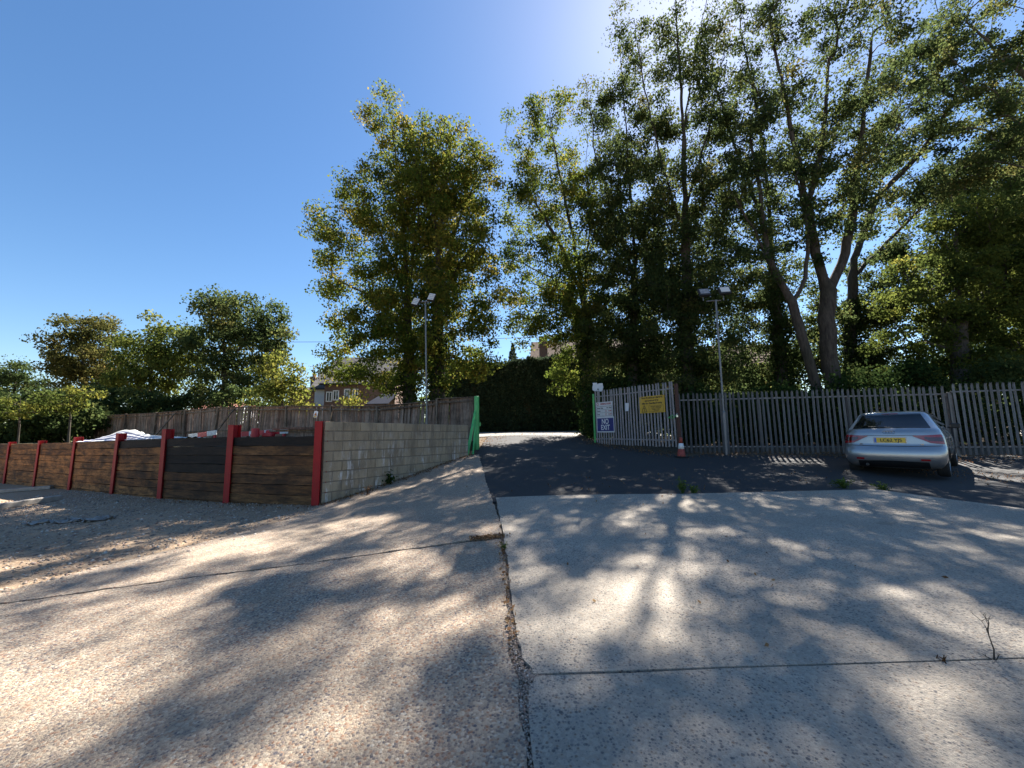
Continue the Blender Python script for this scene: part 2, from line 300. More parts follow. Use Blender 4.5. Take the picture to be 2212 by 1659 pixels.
class MB:
    """collects simple solids into one mesh"""
    def __init__(s): s.v = []; s.f = []
    def add(s, vs, fs):
        k = len(s.v); s.v += [Vector(p) for p in vs]; s.f += [tuple(i + k for i in f) for f in fs]; return s
    def box(s, c, d, m=None):
        c = Vector(c); h = Vector(d) * .5
        vs = [Vector((x, y, z)) for x in (-h.x, h.x) for y in (-h.y, h.y) for z in (-h.z, h.z)]
        vs = [(m @ p if m else p) + c for p in vs]
        return s.add(vs, [(0, 1, 3, 2), (4, 6, 7, 5), (0, 4, 5, 1), (2, 3, 7, 6), (0, 2, 6, 4), (1, 5, 7, 3)])
    def prism(s, pts, axis_a, axis_b, org, ext):
        """2D polygon pts (CCW) in axes a,b extruded by vector ext"""
        a, b, o, e = Vector(axis_a), Vector(axis_b), Vector(org), Vector(ext); n = len(pts)
        vs = [o + a * p[0] + b * p[1] for p in pts]; vs += [p + e for p in vs]
        return s.add(vs, [tuple(range(n))[::-1], tuple(range(n, 2 * n))] + [(i, (i + 1) % n, n + (i + 1) % n, n + i) for i in range(n)])
    def tube(s, pts, rad, n=8, cap=True):
        pts = [Vector(p) for p in pts]; k = len(pts); rad = rad if hasattr(rad, '__len__') else [rad] * k
        vs = []
        up = Vector((0, 0, 1))
        for i, p in enumerate(pts):
            d = (pts[min(i + 1, k - 1)] - pts[max(i - 1, 0)]).normalized()
            a = d.cross(up) if abs(d.z) < .95 else d.cross(Vector((0, 1, 0))); a.normalize(); b = d.cross(a)
            vs += [p + (a * math.cos(q) + b * math.sin(q)) * rad[i] for q in [2 * math.pi * j / n for j in range(n)]]
        fs = [(i * n + j, i * n + (j + 1) % n, (i + 1) * n + (j + 1) % n, (i + 1) * n + j) for i in range(k - 1) for j in range(n)]
        if cap: fs += [tuple(range(n))[::-1], tuple(range((k - 1) * n, k * n))]
        return s.add(vs, fs)
    def lathe(s, prof, n=20, org=(0, 0, 0)):
        o = Vector(org); vs = [o + Vector((r * math.cos(2 * math.pi * j / n), r * math.sin(2 * math.pi * j / n), z)) for r, z in prof for j in range(n)]
        k = len(prof)
        return s.add(vs, [(i * n + j, i * n + (j + 1) % n, (i + 1) * n + (j + 1) % n, (i + 1) * n + j) for i in range(k - 1) for j in range(n)] + [tuple(range(n))[::-1], tuple(range((k - 1) * n, k * n))])
    def mesh(s, name, bevel=0):
        me = bpy.data.meshes.new(name); me.from_pydata([tuple(p) for p in s.v], [], s.f); me.update()
        bm = bmesh.new(); bm.from_mesh(me); bmesh.ops.recalc_face_normals(bm, faces=bm.faces)
        if bevel: bmesh.ops.bevel(bm, geom=bm.edges[:], offset=bevel, segments=1, affect='EDGES', clamp_overlap=True)
        bm.to_mesh(me); bm.free(); return me
def part(name, mb, mat, parent, bevel=0, mw=None, smooth=False): return obj(name, mb.mesh(name, bevel), mat, parent, mw, smooth)
def frame_mat(org, xaxis):
    """x along xaxis, z up, y = away from viewer when x runs left to right"""
    x = Vector(xaxis).normalized(); z = Vector((0, 0, 1)); y = z.cross(x).normalized(); z = x.cross(y)
    m = Matrix((x, y, z)).transposed().to_4x4(); m.translation = Vector(org); return m
def text_part(name, s, size, mat, parent, mw, align='CENTER', depth=.0012, sx=1.0, bold=0.0):
    cu = bpy.data.curves.new(name, 'FONT'); cu.body = s; cu.size = size; cu.align_x = align; cu.align_y = 'CENTER'; cu.extrude = depth; cu.offset = bold
    tmp = bpy.data.objects.new(name, cu); COL.objects.link(tmp); bpy.context.view_layer.update()
    me = bpy.data.meshes.new_from_object(tmp.evaluated_get(bpy.context.evaluated_depsgraph_get())); bpy.data.objects.remove(tmp); bpy.data.curves.remove(cu)
    me.materials.clear(); me.transform(Matrix.Diagonal((sx, 1, 1, 1))); me.transform(Matrix.Rotation(R(90), 4, 'X'))
    return obj(name, me, mat, parent, mw)
# ------------------------------------------------------------------ ground
def axis(lo, hi, step, far):
    a = list(np.arange(lo, hi + 1e-6, step)); g = [step * 1.5 ** i for i in range(1, 30)]
    out = hi; left = lo; A, B = [], []
    for s_ in g:
        out += s_; left -= s_; A.append(out); B.append(left)
        if out > far: break
    return np.array(B[::-1] + a + A)
gx, gy = axis(-30, 30, .35, 900), axis(-8, 30, .35, 900)
XX, YY = np.meshgrid(gx, gy); ZZ = gz(XX.ravel(), YY.ravel()) - .05
nx, ny = len(gx), len(gy); I = (np.arange(ny - 1)[:, None] * nx + np.arange(nx - 1)[None]).ravel()
struct('ground', npmesh('ground', np.c_[XX.ravel(), YY.ravel(), ZZ], np.c_[I, I + 1, I + nx + 1, I + nx]), 'dirt', smooth=True)
def inside(poly, P):
    poly = np.asarray(poly); x, y = P[:, 0], P[:, 1]; c = np.zeros(len(P), bool); j = len(poly) - 1
    for i in range(len(poly)):
        xi, yi, xj, yj = *poly[i], *poly[j]
        c ^= ((yi > y) != (yj > y)) & (x < (xj - xi) * (y - yi) / (yj - yi + 1e-12) + xi); j = i
    return c
def sheet(name, outline, mat, off, jit=.0, step=.12, grid=.4, skirt=.06, zf=gz):
    out = []
    for i, a in enumerate(outline):
        b = outline[(i + 1) % len(outline)]; a, b = np.array(a[:2], float), np.array(b[:2], float); L = np.hypot(*(b - a)); k = max(1, int(L / step)) if L < 12 else max(1, int(L / .6))
        nrm = np.array([-(b - a)[1], (b - a)[0]]) / max(L, 1e-6)
        for j in range(k):
            p = a + (b - a) * j / k
            if jit and j: p = p + nrm * rng.normal(0, jit)
            out.append(p)
    out = np.array(out); lo, hi = out.min(0), out.max(0)
    gxx, gyy = np.meshgrid(np.arange(lo[0], hi[0], grid), np.arange(lo[1], hi[1], grid)); P = np.c_[gxx.ravel(), gyy.ravel()] + rng.normal(0, grid * .02, (gxx.size, 2))
    P = P[inside(out, P)]; d = np.sqrt(((P[:, None] - out[None]) ** 2).sum(2)).min(1) if len(P) * len(out) < 6e6 else np.ones(len(P)); P = P[d > grid * .3]
    n = len(out); vs = [Vector(p) for p in np.r_[out, P]]
    V2, E2, F2, *_ = delaunay_2d_cdt(vs, [], [list(range(n))], 1, 1e-5)
    A = np.array([tuple(v) for v in V2]); z = zf(A[:, 0], A[:, 1]) + off
    me = bpy.data.meshes.new(name); me.from_pydata([(a[0], a[1], c_) for a, c_ in zip(A, z)], [], [list(f) for f in F2])
    if skirt:
        bm = bmesh.new(); bm.from_mesh(me); ed = [e for e in bm.edges if len(e.link_faces) == 1]
        ex = bmesh.ops.extrude_edge_only(bm, edges=ed); nv = [g for g in ex['geom'] if isinstance(g, bmesh.types.BMVert)]
        for v in nv: v.co.z -= skirt
        bmesh.ops.recalc_face_normals(bm, faces=bm.faces)
        bm.to_mesh(me); bm.free()
    o = struct(name, me, mat); return o, out
G = lambda u, v: gnd(u, v)[:2]
# right-hand slabs
JA, JB = G(1152, 1461), G(2212, 1425); jd = (Vector(JB) - Vector(JA)).normalized(); jn = Vector((-jd.y, jd.x))
JR = Vector(JA) + jd * 14
rA = [G(1071, 1076), G(1480, 1068), G(1890, 1058), G(2212, 1100)]; e_ = (Vector(rA[3]) - Vector(rA[2])).normalized(); rA.append(tuple(Vector(rA[3]) + e_ * 9))
slabA = [JA] + [tuple(JR)] + rA[::-1] + [G(1087, 1150), G(1098, 1220), G(1106, 1300), G(1117, 1380), G(1128, 1425), G(1148, 1445)]
slabA = [tuple(Vector(p[:2]) + (jn * .008 if i < 2 else Vector((0, 0)))) for i, p in enumerate(slabA)]
sheet('concrete_slab_right_far', slabA, 'concrete_right', .012, .006)
B0 = Vector(JA) - jn * .010 + jd * .02; B1 = JR - jn * .010
slabB = [tuple(B0), G(1143, 1490), G(1143, 1560), G(1153, 1659), (1 * .02 + .35, -.2), (.3, -5), (14, -6), tuple(B1)]
sheet('concrete_slab_right_near', slabB, 'concrete_right', .010, .006)
# left-hand slabs
WN, WF = Vector((-4.20, 8.66)), Vector((-1.45, 12.65))           # block wall ends (front face)
jl = [G(1083, 1165), G(1010, 1173), G(820, 1198), G(600, 1228), G(400, 1252), G(150, 1287), G(0, 1308)]
slabC = [G(1034, 982), G(1048, 1035), G(1064, 1080), G(1078, 1120), G(1083, 1157), G(1060, 1160), G(1012, 1168)] + [tuple(Vector(p) + Vector((0.0, .055))) for p in jl[2:]] + [(-9, 4.2), (-9.3, 4.9)] + [G(0, 1283), G(200, 1228), G(400, 1182), G(560, 1140), G(665, 1110)] + [tuple(WN + Vector((.15, .05))), tuple(WF + Vector((.05, .0)))]
sheet('concrete_slab_left_far', slabC, 'concrete_left', .006, .012)
dl = Vector(jl[-1]) - Vector(jl[-2])
slabD = jl + [tuple(Vector(jl[-1]) + dl.normalized() * 7), (-13, -6), (-.2, -6), (.12, -.2), G(1138, 1659), G(1122, 1560), G(1108, 1440), G(1099, 1330), G(1092, 1240)]
sheet('concrete_slab_left_near', slabD, 'concrete_left', .009, .012)
# dirt-filled joint under the slabs' edges
sheet('joint_fill', [G(1060, 1150), G(1120, 1150), G(1190, 1470), (1.1, .3), (-.4, .3), G(1060, 1450)], 'joint_dirt', -.012, skirt=0)
# asphalt apron through the gate
asp = [G(1030, 978), G(1044, 1035), G(1060, 1083), G(1480, 1076), G(1890, 1066), G(2212, 1108), tuple(Vector(rA[4]) + Vector((0, -.2))), (24, 4), (24, 11.3), (14.6, 11.3), (9.8, 11.5), (6.2, 12.6), (5.4, 12.2), (4.3, 14.4), (3.5, 16.6), (3.6, 18.9), (-1.2, 18.9), (-1.25, 14.3)]
sheet('asphalt_apron', asp, 'asphalt', -.006, .035)
# public road across the far side
sheet('road', [(-60, 25.2), (-60, 19.6), (-6, 19.0), (10, 18.8), (60, 18.6), (60, 23.6), (6, 23.8), (-6, 24)], 'road', -.015, 0, grid=1.2, skirt=0)
# gravel yard on the left
PY = [(682, 8.60), (490, 9.42), (345, 10.5), (240, 11.85), (147, 13.55), (70, 15.3), (5, 16.9)]
POST = []
for u, Y in PY:
    p = at(u, 1060, Y); POST.append(Vector((p.x, p.y)))
POST.append(POST[-1] * 2 - POST[-2])
gy_out = [tuple(WN + Vector((.2, -.05)))] + [tuple(p + Vector((-.1, .2))) for p in POST] + [(-30, 18), (-30, 3), (-9, 3.6)] + [tuple(Vector(p)) for p in (G(0, 1300), G(200, 1240), G(400, 1200), G(560, 1155), G(665, 1122))]
sheet('gravel_yard', gy_out, 'gravel', -.004, .0, grid=.5, skirt=0)
# raised ground held by the retaining wall
def zr(x, y): return np.full(np.shape(x), 1.28) + .08 * np.sin(np.asarray(x) * 1.7) * np.cos(np.asarray(y) * 1.3)
raised = [tuple(p + Vector((-.12, .26))) for p in POST[::-1]] + [(-4.15, 9.1), (-1.62, 12.75), (-1.5, 15.3), (-27, 25.5), (-34, 24)]
sheet('raised_ground', raised, 'soil', 0, 0, grid=.8, skirt=1.3, zf=zr)
# ------------------------------------------------------------------ block wall
wdir = (WF - WN).normalized(); wlen = (WF - WN).length; wnor = Vector((wdir.y, -wdir.x))        # towards the viewer
wall = thing('block_wall', (*WN, g1(*WN)), 'stained pale concrete block wall rising beside the sloping drive', 'wall')
bl, bh, bd, mj = .44, .215, .2, .013
TOP0, TOP1 = 1.885, 1.83
mbc = MB().prism([(0.004, -1.0), (wlen - .004, -.6), (wlen - .004, TOP1 - .012), (0.004, TOP0 - .012)], (*wdir, 0), (0, 0, 1), (*(WN - wnor * .014), 0), (*(-wnor * (bd - .024)), 0))
part('mortar', mbc, 'mortar', wall)
bmesh_cache = {}
def block_mesh(w):
    k = round(w, 3)
    if k not in bmesh_cache: bmesh_cache[k] = MB().box((w / 2, bd / 2, bh / 2), (w - mj, bd, bh - mj)).mesh('block', .006)
    return bmesh_cache[k]
wx = Vector((*wdir, (TOP1 - TOP0) / wlen)).normalized()
for r_ in range(9):
    s_ = -(bl + .01) * .5 if r_ % 2 else 0.0
    while s_ < wlen - .05:
        a, b = max(s_, 0), min(s_ + bl + .01, wlen)
        if b - a > .06:
            top = TOP0 + (TOP1 - TOP0) * (a / wlen) - r_ * (bh + .01); p = WN + wdir * b
            if top > min(g1(*(WN + wdir * a)), g1(*p)) - .02:
                q = WN + wdir * a + wnor * rng.normal(0, .0022)
                obj('block', block_mesh(b - a), 'block', wall, frame_mat((q.x, q.y, top - bh - .01 + mj / 2), wx))
        s_ += bl + .01
# ------------------------------------------------------------------ timber retaining wall
tw = thing('timber_retaining_wall', (*POST[0], g1(*POST[0])), 'retaining wall of dark railway sleepers slotted between red steel posts', 'wall')
POST_TOP = [1.885, 1.85, 1.79, 1.71, 1.61, 1.49, 1.44, 1.40]; SL_TOP = [1.56, 1.56, 1.53, 1.47, 1.42, 1.38, 1.36, 1.34]
def sleeper_mesh(w, seed):
    r0 = random.Random(seed); n = 9; V = []; Fc = []
    for i in range(n):
        x = w * i / (n - 1); e0, e1, f0 = r0.gauss(0, .004), r0.gauss(0, .005), r0.gauss(0, .006)
        V += [(x, f0, .004 + e0), (x, f0 + .003, .108 + e0 * .2), (x, f0, .211 + e1), (x, .13, .211 + e1), (x, .13, .004 + e0)]
    for i in range(n - 1):
        for j in range(5): Fc.append((i * 5 + j, (i + 1) * 5 + j, (i + 1) * 5 + (j + 1) % 5, i * 5 + (j + 1) % 5))
    Fc += [(4, 3, 2, 1, 0), tuple(range((n - 1) * 5, n * 5))]
    me = bpy.data.meshes.new('sleeper'); me.from_pydata(V, [], Fc); bm = bmesh.new(); bm.from_mesh(me); bmesh.ops.recalc_face_normals(bm, faces=bm.faces); bm.to_mesh(me); bm.free(); return me
for i in range(len(POST) - 1):
    a, b = POST[i + 1], POST[i]; d = b - a; L = d.length; d /= L; nrm = Vector((d.y, -d.x)); dz = (SL_TOP[i] - SL_TOP[i + 1]) / L
    for k in range(8):
        z0 = SL_TOP[i + 1] - (k + 1) * .219
        if z0 + .2 < g1(*a) - .12 and z0 + .2 < g1(*b) - .12: continue
        o = a + d * .05 - nrm * (.035 + rng.uniform(0, .014))
        bounce_lit = i >= 2 and k > 0; black = (k == 0 and i < 2) or (i == 1 and k in (1, 2, 3)) or (i == 2 and k == 0)  # lower left-hand bays take the bounced glow painted into their timber
        obj('sleeper', sleeper_mesh(L - .10, i * 10 + k), 'sleeper_tar' if black else 'sleeper_orange_lit' if bounce_lit else 'sleeper', tw, frame_mat((o.x, o.y, z0), (d.x, d.y, dz + rng.normal(0, .0015))))
for i, p in enumerate(POST):
    a = POST[max(i - 1, 0)]; b = POST[min(i + 1, len(POST) - 1)]; d = (a - b).normalized(); zb = g1(*p) - .3; h = POST_TOP[i] - zb
    mb = MB(); mb.box((0, -.006, h / 2), (.20, .014, h)); mb.box((0, .085, h / 2), (.010, .166, h)); mb.box((0, .176, h / 2), (.20, .014, h))
    mw = frame_mat((p.x, p.y, zb), (d.x, d.y, 0)) @ Matrix.Rotation(R([0, -.3, -1.2, 1.0, 1.6, .8, 0, 0][i]), 4, 'Y')
    part('steel_post', mb, 'red_paint', tw, .002, mw)
# ------------------------------------------------------------------ close-boarded timber fence
FA, FB = Vector((-1.35, 14.95)), Vector((-25.8, 24.0)); fd = (FB - FA).normalized(); fl = (FB - FA).length; fn = Vector((-fd.y, fd.x)) * -1
if fn.dot(-FA) < 0: fn = -fn
fence = thing('timber_fence', (*FA, 1.2), 'long weathered close-boarded timber fence with leaning posts above the walls', 'fence')
def ftop(s): return float(np.interp(s, [0, 1.75, 1.8, 3.6, 4.6, 9, 14, 15, 20, 26.1], [2.96, 2.97, 2.90, 2.80, 2.76, 2.93, 3.05, 3.06, 2.93, 2.92]))
bm_ = [MB().box((0, 0, h / 2), (.118, .014, h)).mesh('board') for h in (1.70, 1.66, 1.73)]
s_ = .10; k = 0
lean = [rng.normal(0, .03) for _ in range(14)]
while s_ < fl:
    sec = int(s_ / 1.85) if s_ > 0 else 0
    ln = np.interp(s_, np.arange(14) * 2.4, lean); top = ftop(s_) - .03 + rng.normal(0, .012); b = bm_[k % 3]; h = (1.70, 1.66, 1.73)[k % 3]
    p = FA + fd * s_ - fn * .03
    mw = frame_mat((p.x, p.y, top - h), (-fd.x, -fd.y, 0)) @ Matrix.Rotation(rng.normal(0, .012) + .04 * math.sin(s_ * .6), 4, 'Y') @ Matrix.Rotation(ln + rng.normal(0, .01), 4, 'X')
    obj('board', b, 'fence_wood', fence, mw); s_ += .112 + rng.uniform(0, .006); k += 1
psx = [0.05, 1.78, 4.6, 7.3, 10.0, 12.6, 15.1, 17.5, 20.2, 23.0, 26.0]; ptilt = [0, 0, -.07, .01, -.02, .05, .10, -.02, .06, .0, .02]
for s_, tl in zip(psx, ptilt):
    p = FA + fd * s_ + fn * .06; mb = MB().box((0, 0, 1.0), (.085, .085, 2.0))
    part('post', mb, 'fence_wood_dark', fence, .006, frame_mat((p.x, p.y, ftop(s_) - 1.97), (-fd.x, -fd.y, 0)) @ Matrix.Rotation(tl, 4, 'Y'))
for a, b in zip(psx[:-1], psx[1:]):
    for dz, th in ((-.17, .07), (-1.2, .06), (-.02, .045)):
        p0 = FA + fd * a + fn * .02; p1 = FA + fd * b + fn * .02; z0, z1 = ftop(a + .03) + dz, ftop(b - .03) + dz
        d = Vector((p0.x - p1.x, p0.y - p1.y, z0 - z1)); L = d.length
        mb = MB().box((L / 2, 0, 0), (L, .06 if dz < -.1 else .10, th)); part('rail', mb, 'fence_wood_dark', fence, .005, frame_mat((p1.x, p1.y, z1), d))
for s_ in (13.6, 18.3):                                                     # two struts propping the fence
    p = FA + fd * s_ + fn * .1; q = p + fn * .9 + fd * .35; mb = MB().tube([(p.x, p.y, ftop(s_) - .1), (q.x, q.y, 1.25)], .04, 4); part('prop', mb, 'fence_wood_dark', fence)
# ------------------------------------------------------------------ palisade fence and gate
def pale_mesh(h, w=.068):
    # W-section pale with a split pointed head
    prof = [(-w / 2, .012), (-w * .24, -.010), (0, .004), (w * .24, -.010), (w / 2, .012)]; V = []; Fc = []
    for z in (0, h - .07):
        V += [(x, y, z) for x, y in prof]
    V += [(x * .18 + (w * .20 if x > 0 else -w * .20 if x < 0 else 0), y - .006, h if abs(x) > .1 * w else h - .04) for x, y in prof]
    for lv in (0, 5):
        for j in range(4): Fc.append((lv + j, lv + j + 1, lv + j + 6, lv + j + 5))
    n = len(V); V += [(x, y + .003, z) for x, y, z in V]; Fc += [tuple(i + n for i in f)[::-1] for f in Fc]
    me = bpy.data.meshes.new('pale'); me.from_pydata(V, [], Fc); return me
def palisade(name, p0, p1, zb0, zb1, h, pitch, label, mat, cat='fence', posts=True, start=.08, skip=()):
    """p0 left, p1 right as the viewer sees it"""
    p0, p1 = Vector(p0), Vector(p1); d = p1 - p0; L = d.length; d /= L
    t_ = thing(name, (*p0, zb0), label, cat); me = pale_mesh(h); s = start; y_ = Vector((-d.y, d.x)); k = 0
    while s < L:
        q = p0 + d * s; z = zb0 + (zb1 - zb0) * s / L
        mw = frame_mat((q.x, q.y, z + rng.normal(0, .006)), (d.x, d.y, 0)) @ Matrix.Rotation(rng.normal(0, .006) + (rng.normal(0, .022) if rng.uniform() < .08 else 0), 4, 'Y') @ Matrix.Rotation(rng.normal(0, .012), 4, 'X')
        if k not in skip: obj('pale', me, mat, t_, mw)
        s += pitch; k += 1
    for hz in (.22, h - .24):
        mb = MB().box((L / 2, .037, 0), (L, .045, .045)); part('rail', mb, mat, t_, .003, frame_mat((p0.x, p0.y, zb0 + hz), (d.x, d.y, (zb1 - zb0) / L)))
    if posts:
        n = max(1, round(L / 2.75))
        for i in range(n + 1):
            q = p0 + d * (L * i / n); z = zb0 + (zb1 - zb0) * i / n; mb = MB().box((0, .10, h / 2 - .2), (.10, .055, h - .1)); part('post', mb, mat, t_, .003, frame_mat((q.x, q.y, z), (d.x, d.y, 0)))
    return t_
def zat(u, v, p0, p1): return on_plane(u, v, p0, p1)[1]
G0, G1 = (3.42, 16.0), (5.36, 12.8)
gate = palisade('palisade_gate', G0, G1, zat(1283, 959, G0, G1), zat(1465, 966, G0, G1), 2.18, .131, 'grey steel palisade gate leaf carrying signs, standing open by the drive', 'galvanised_pale', 'gate', False, .07)
gd = (Vector(G1) - Vector(G0)).normalized()
P0, P1 = (5.62, 13.12), (12.95, 11.45)
FZ0, FZ1 = zat(1480, 849, P0, P1) - 2.02, zat(2032, 834, P0, P1) - 2.02
palisade('palisade_fence', P0, P1, FZ0, FZ1, 2.02, .141, 'straight run of galvanised palisade fence behind the traffic cone and silver car', 'galvanised')
Q0, Q1 = (13.0, 11.35), (19.6, 10.2)
palisade('palisade_fence', Q0, Q1, zat(2045, 829, Q0, Q1) - 2.08, zat(2200, 824, Q0, Q1) - 2.08, 2.08, .150, 'taller leaning palisade run at the right edge beyond the silver car', 'galvanised')
# hinge post (rusty) and green leading edge
mb = MB().box((0, 0, 1.2), (.09, .09, 2.4)); zb = g1(5.45, 12.75) - .1
tag(part('hinge_post', mb, 'rust', None, .004, frame_mat((5.45, 12.72, zb), (*gd, 0))), 'rusty brown square gate post between the gate leaf and the fence', 'post')
q = Vector(G0) - gd * .06; zt, zb = zat(1281, 851, G0, G1), zat(1287, 962, G0, G1)
mb = MB(); mb.box((0, 0, (zt - zb) / 2), (.10, .012, zt - zb)); mb.box((-.044, .05, (zt - zb) / 2), (.012, .088, zt - zb))
tag(part('gate_stop', mb, 'green_paint', None, .002, frame_mat((q.x, q.y, zb), (*gd, 0))), 'flat bright green steel angle at the far end of the gate leaf', 'post')
# round green gate post with diagonal brace
gp = at(1030, 970, 14.7); gzb = g1(gp.x, gp.y) - .1
t_ = thing('gate_post', (gp.x, gp.y, gzb), 'round bright green gate post with diagonal brace at the end of the block wall', 'post')
ztop = at(1026, 856, 14.7).z
part('tube', MB().tube([(gp.x, gp.y, gzb), (gp.x, gp.y, ztop - .01), (gp.x, gp.y, ztop)], [.095, .095, .085], 20), 'green_paint', t_, smooth=False)
b0, b1 = Vector((gp.x - .05, gp.y - .08, gzb + 1.5)), Vector((-1.53, 12.95, g1(-1.4, 12.8) - .05))
dv = b1 - b0; mb = MB().box((dv.length / 2, 0, 0), (dv.length, .09, .012)); mb.box((dv.length / 2, .04, -.04), (dv.length, .012, .07))
part('brace', mb, 'green_paint', t_, .002, frame_mat(b0, dv))
b2, b3 = Vector((gp.x - .04, gp.y - .08, gzb + 1.15)), Vector((-1.36, 13.3, g1(-1.36, 13.3) - .05)); dv = b3 - b2
part('brace', MB().box((dv.length / 2, 0, 0), (dv.length, .06, .012)), 'green_paint', t_, .002, frame_mat(b2, dv))
part('latch', MB().box((gp.x + .12, gp.y, gzb + 1.0), (.06, .08, .14)), 'green_paint', t_, .004)
# ------------------------------------------------------------------ signs on the gate
def sign_at(name, quad, off, mat, label, cat='sign', thick=.006, plane=(G0, G1), margin=None):
    """quad = (u_left, v_top, u_right, v_bottom) pixels on the plane"""
    a, b = on_plane(quad[0], quad[1], *plane), on_plane(quad[2], quad[3], *plane)
    d = (Vector(plane[1]) - Vector(plane[0])).normalized(); n = Vector((d.y, -d.x)); cs = (a[0] + b[0]) / 2; w, h = b[0] - a[0], a[1] - b[1]
    c = Vector(plane[0]) + d * cs + n * off; mw = frame_mat((c.x, c.y, (a[1] + b[1]) / 2), (*d, 0))
    t__ = thing(name, mw.translation, label, cat); part('panel', MB().box((0, 0, 0), (w, thick, h)), mat, t__, .001, mw); return t__, mw, w, h
def T(mw, x, z, y=-.005): return mw @ Matrix.Translation((x, y, z))
def ring(parent, name, mat, mw, x, z, r, w, n=24, y=-.004, sx=1):
    V = []; Fc = []
    for i in range(n):
        a = 2 * math.pi * i / n
        V += [(x + (r - w) * math.cos(a) * sx, y, z + (r - w) * math.sin(a)), (x + r * math.cos(a) * sx, y, z + r * math.sin(a))]
    Fc = [(2 * i, 2 * i + 1, (2 * i + 3) % (2 * n), (2 * i + 2) % (2 * n)) for i in range(n)]
    me = bpy.data.meshes.new(name); me.from_pydata(V, [], Fc); return obj(name, me, mat, parent, mw)
s1, mw, w, h = sign_at('opening_hours_sign', (1288.5, 870, 1325.5, 899.5), .03, 'sign_white', 'white opening hours board with red heading on the gate, above the blue sign')
text_part('heading', 'OPENING HOURS', h * .155, 'print_red', s1, T(mw, w * .09, h * .36), sx=.80, bold=.003)
ring(s1, 'crest', 'print_red', mw, -w * .39, h * .36, h * .10, h * .035)
bd_ = MB(); z0, z1_ = -h * .44, h * .2
for (cx_, cz_, ww, hh) in ((0, z0, w * .9, h * .018), (0, z1_, w * .9, h * .018), (-w * .45, (z0 + z1_) / 2, w * .012, z1_ - z0), (w * .45, (z0 + z1_) / 2, w * .012, z1_ - z0), (0, -h * .01, w * .9, h * .012), (0, -h * .22, w * .9, h * .012)): bd_.box((cx_, -.004, cz_), (ww, .001, hh))
part('table_border', bd_, 'print_black', s1, mw=mw)
for tx, x, z, m_, al in (('Monday - Friday', -.42, .09, 'print_black', 'LEFT'), ('7.30 - 4.30pm', .43, .09, 'print_black', 'RIGHT'), ('Saturday', -.42, -.115, 'print_black', 'LEFT'), ('CLOSED', .43, -.115, 'print_red', 'RIGHT'), ('Sunday', -.42, -.33, 'print_black', 'LEFT'), ('CLOSED', .43, -.33, 'print_red', 'RIGHT')):
    text_part('lettering', tx, h * .105, m_, s1, T(mw, w * x, h * z), al, sx=.78, bold=.002)
for z in (-.115, -.33): ring(s1, 'symbol', 'print_red', mw, w * .10, h * z, h * .07, h * .022)
s2, mw, w, h = sign_at('no_exit_sign', (1290, 901.5, 1329, 934), .03, 'sign_white', 'blue NO EXIT sign with white border fixed low on the gate')
part('blue_field', MB().box((0, -.005, 0), (w * .93, .004, h * .84)), 'sign_blue', s2, mw=mw)
text_part('lettering', 'NO', h * .46, 'print_white', s2, T(mw, 0, h * .19, -.009), sx=.86, bold=.004); text_part('lettering', 'EXIT', h * .46, 'print_white', s2, T(mw, 0, -h * .19, -.009), sx=.84, bold=.004)
s3, mw, w, h = sign_at('security_sign', (1382, 858, 1438.5, 890), .03, 'yellow_sign', 'yellow security notice with warning triangle on the upper right of the gate')
for tx, z, k in (('These Premises are Alarmed', .40, .125), ('and protected by', .235, .125), ('24hr Site Guarding Security', .07, .125)):
    text_part('lettering', tx, h * k * 1.12, 'print_black', s3, T(mw, 0, h * z), sx=.92 if 'pro' not in tx else 1.0, bold=.003)
tri = MB()
c0, c1, c2 = Vector((-w * .42, 0, -h * .43)), Vector((-w * .20, 0, -h * .43)), Vector((-w * .31, 0, -h * .03))
for a, b in ((c0, c1), (c1, c2), (c2, c0)): tri.tube([a + Vector((0, -.004, 0)), b + Vector((0, -.004, 0))], .009, 4)
tri.box((-w * .31, -.004, -h * .21), (w * .07, .002, h * .04), Matrix.Rotation(-.4, 3, 'Y')); tri.box((-w * .305, -.004, -h * .32), (w * .018, .002, h * .12)); part('triangle', tri, 'print_black', s3, mw=mw)
bx_ = MB()
for (cx_, cz_, ww, hh) in ((.16, -.08, .56, .015), (.16, -.44, .56, .015), (-.12, -.26, .008, .36), (.44, -.26, .008, .36)): bx_.box((w * cx_, -.004, h * cz_), (w * ww, .001, h * hh))
part('text_border', bx_, 'print_black', s3, mw=mw)
for i_, tx in enumerate(('All areas are monitored by', 'security personnel and', 'trespassers will be', 'prosecuted')): text_part('lettering', tx, h * .075, 'print_black', s3, T(mw, w * .16, h * (-.14 - .082 * i_)), sx=.95, bold=.0015)
# paper notice, curled
a, b = on_plane(1350.6, 871, G0, G1), on_plane(1359.6, 888, G0, G1); n_ = Vector((gd.y, -gd.x)); c_ = Vector(G0) + gd * ((a[0] + b[0]) / 2) + n_ * .03; w, h = b[0] - a[0], a[1] - b[1]
V = []; Fc = []
for i in range(7):
    for j in range(9):
        x, z = (i / 6 - .5) * w, (j / 8 - .5) * h; V.append((x + .02 * (j / 8), -.012 * math.sin(i / 6 * 3.1) - .03 * (1 - j / 8) ** 3 * (i / 6), z))
Fc = [(i * 9 + j, (i + 1) * 9 + j, (i + 1) * 9 + j + 1, i * 9 + j + 1) for i in range(6) for j in range(8)]
me = bpy.data.meshes.new('paper'); me.from_pydata(V, [], Fc); tag(obj('paper_notice', me, 'paper', None, frame_mat((c_.x, c_.y, (a[1] + b[1]) / 2), (*gd, 0)), True), 'small curled white paper notice tied to the middle of the gate', 'notice')
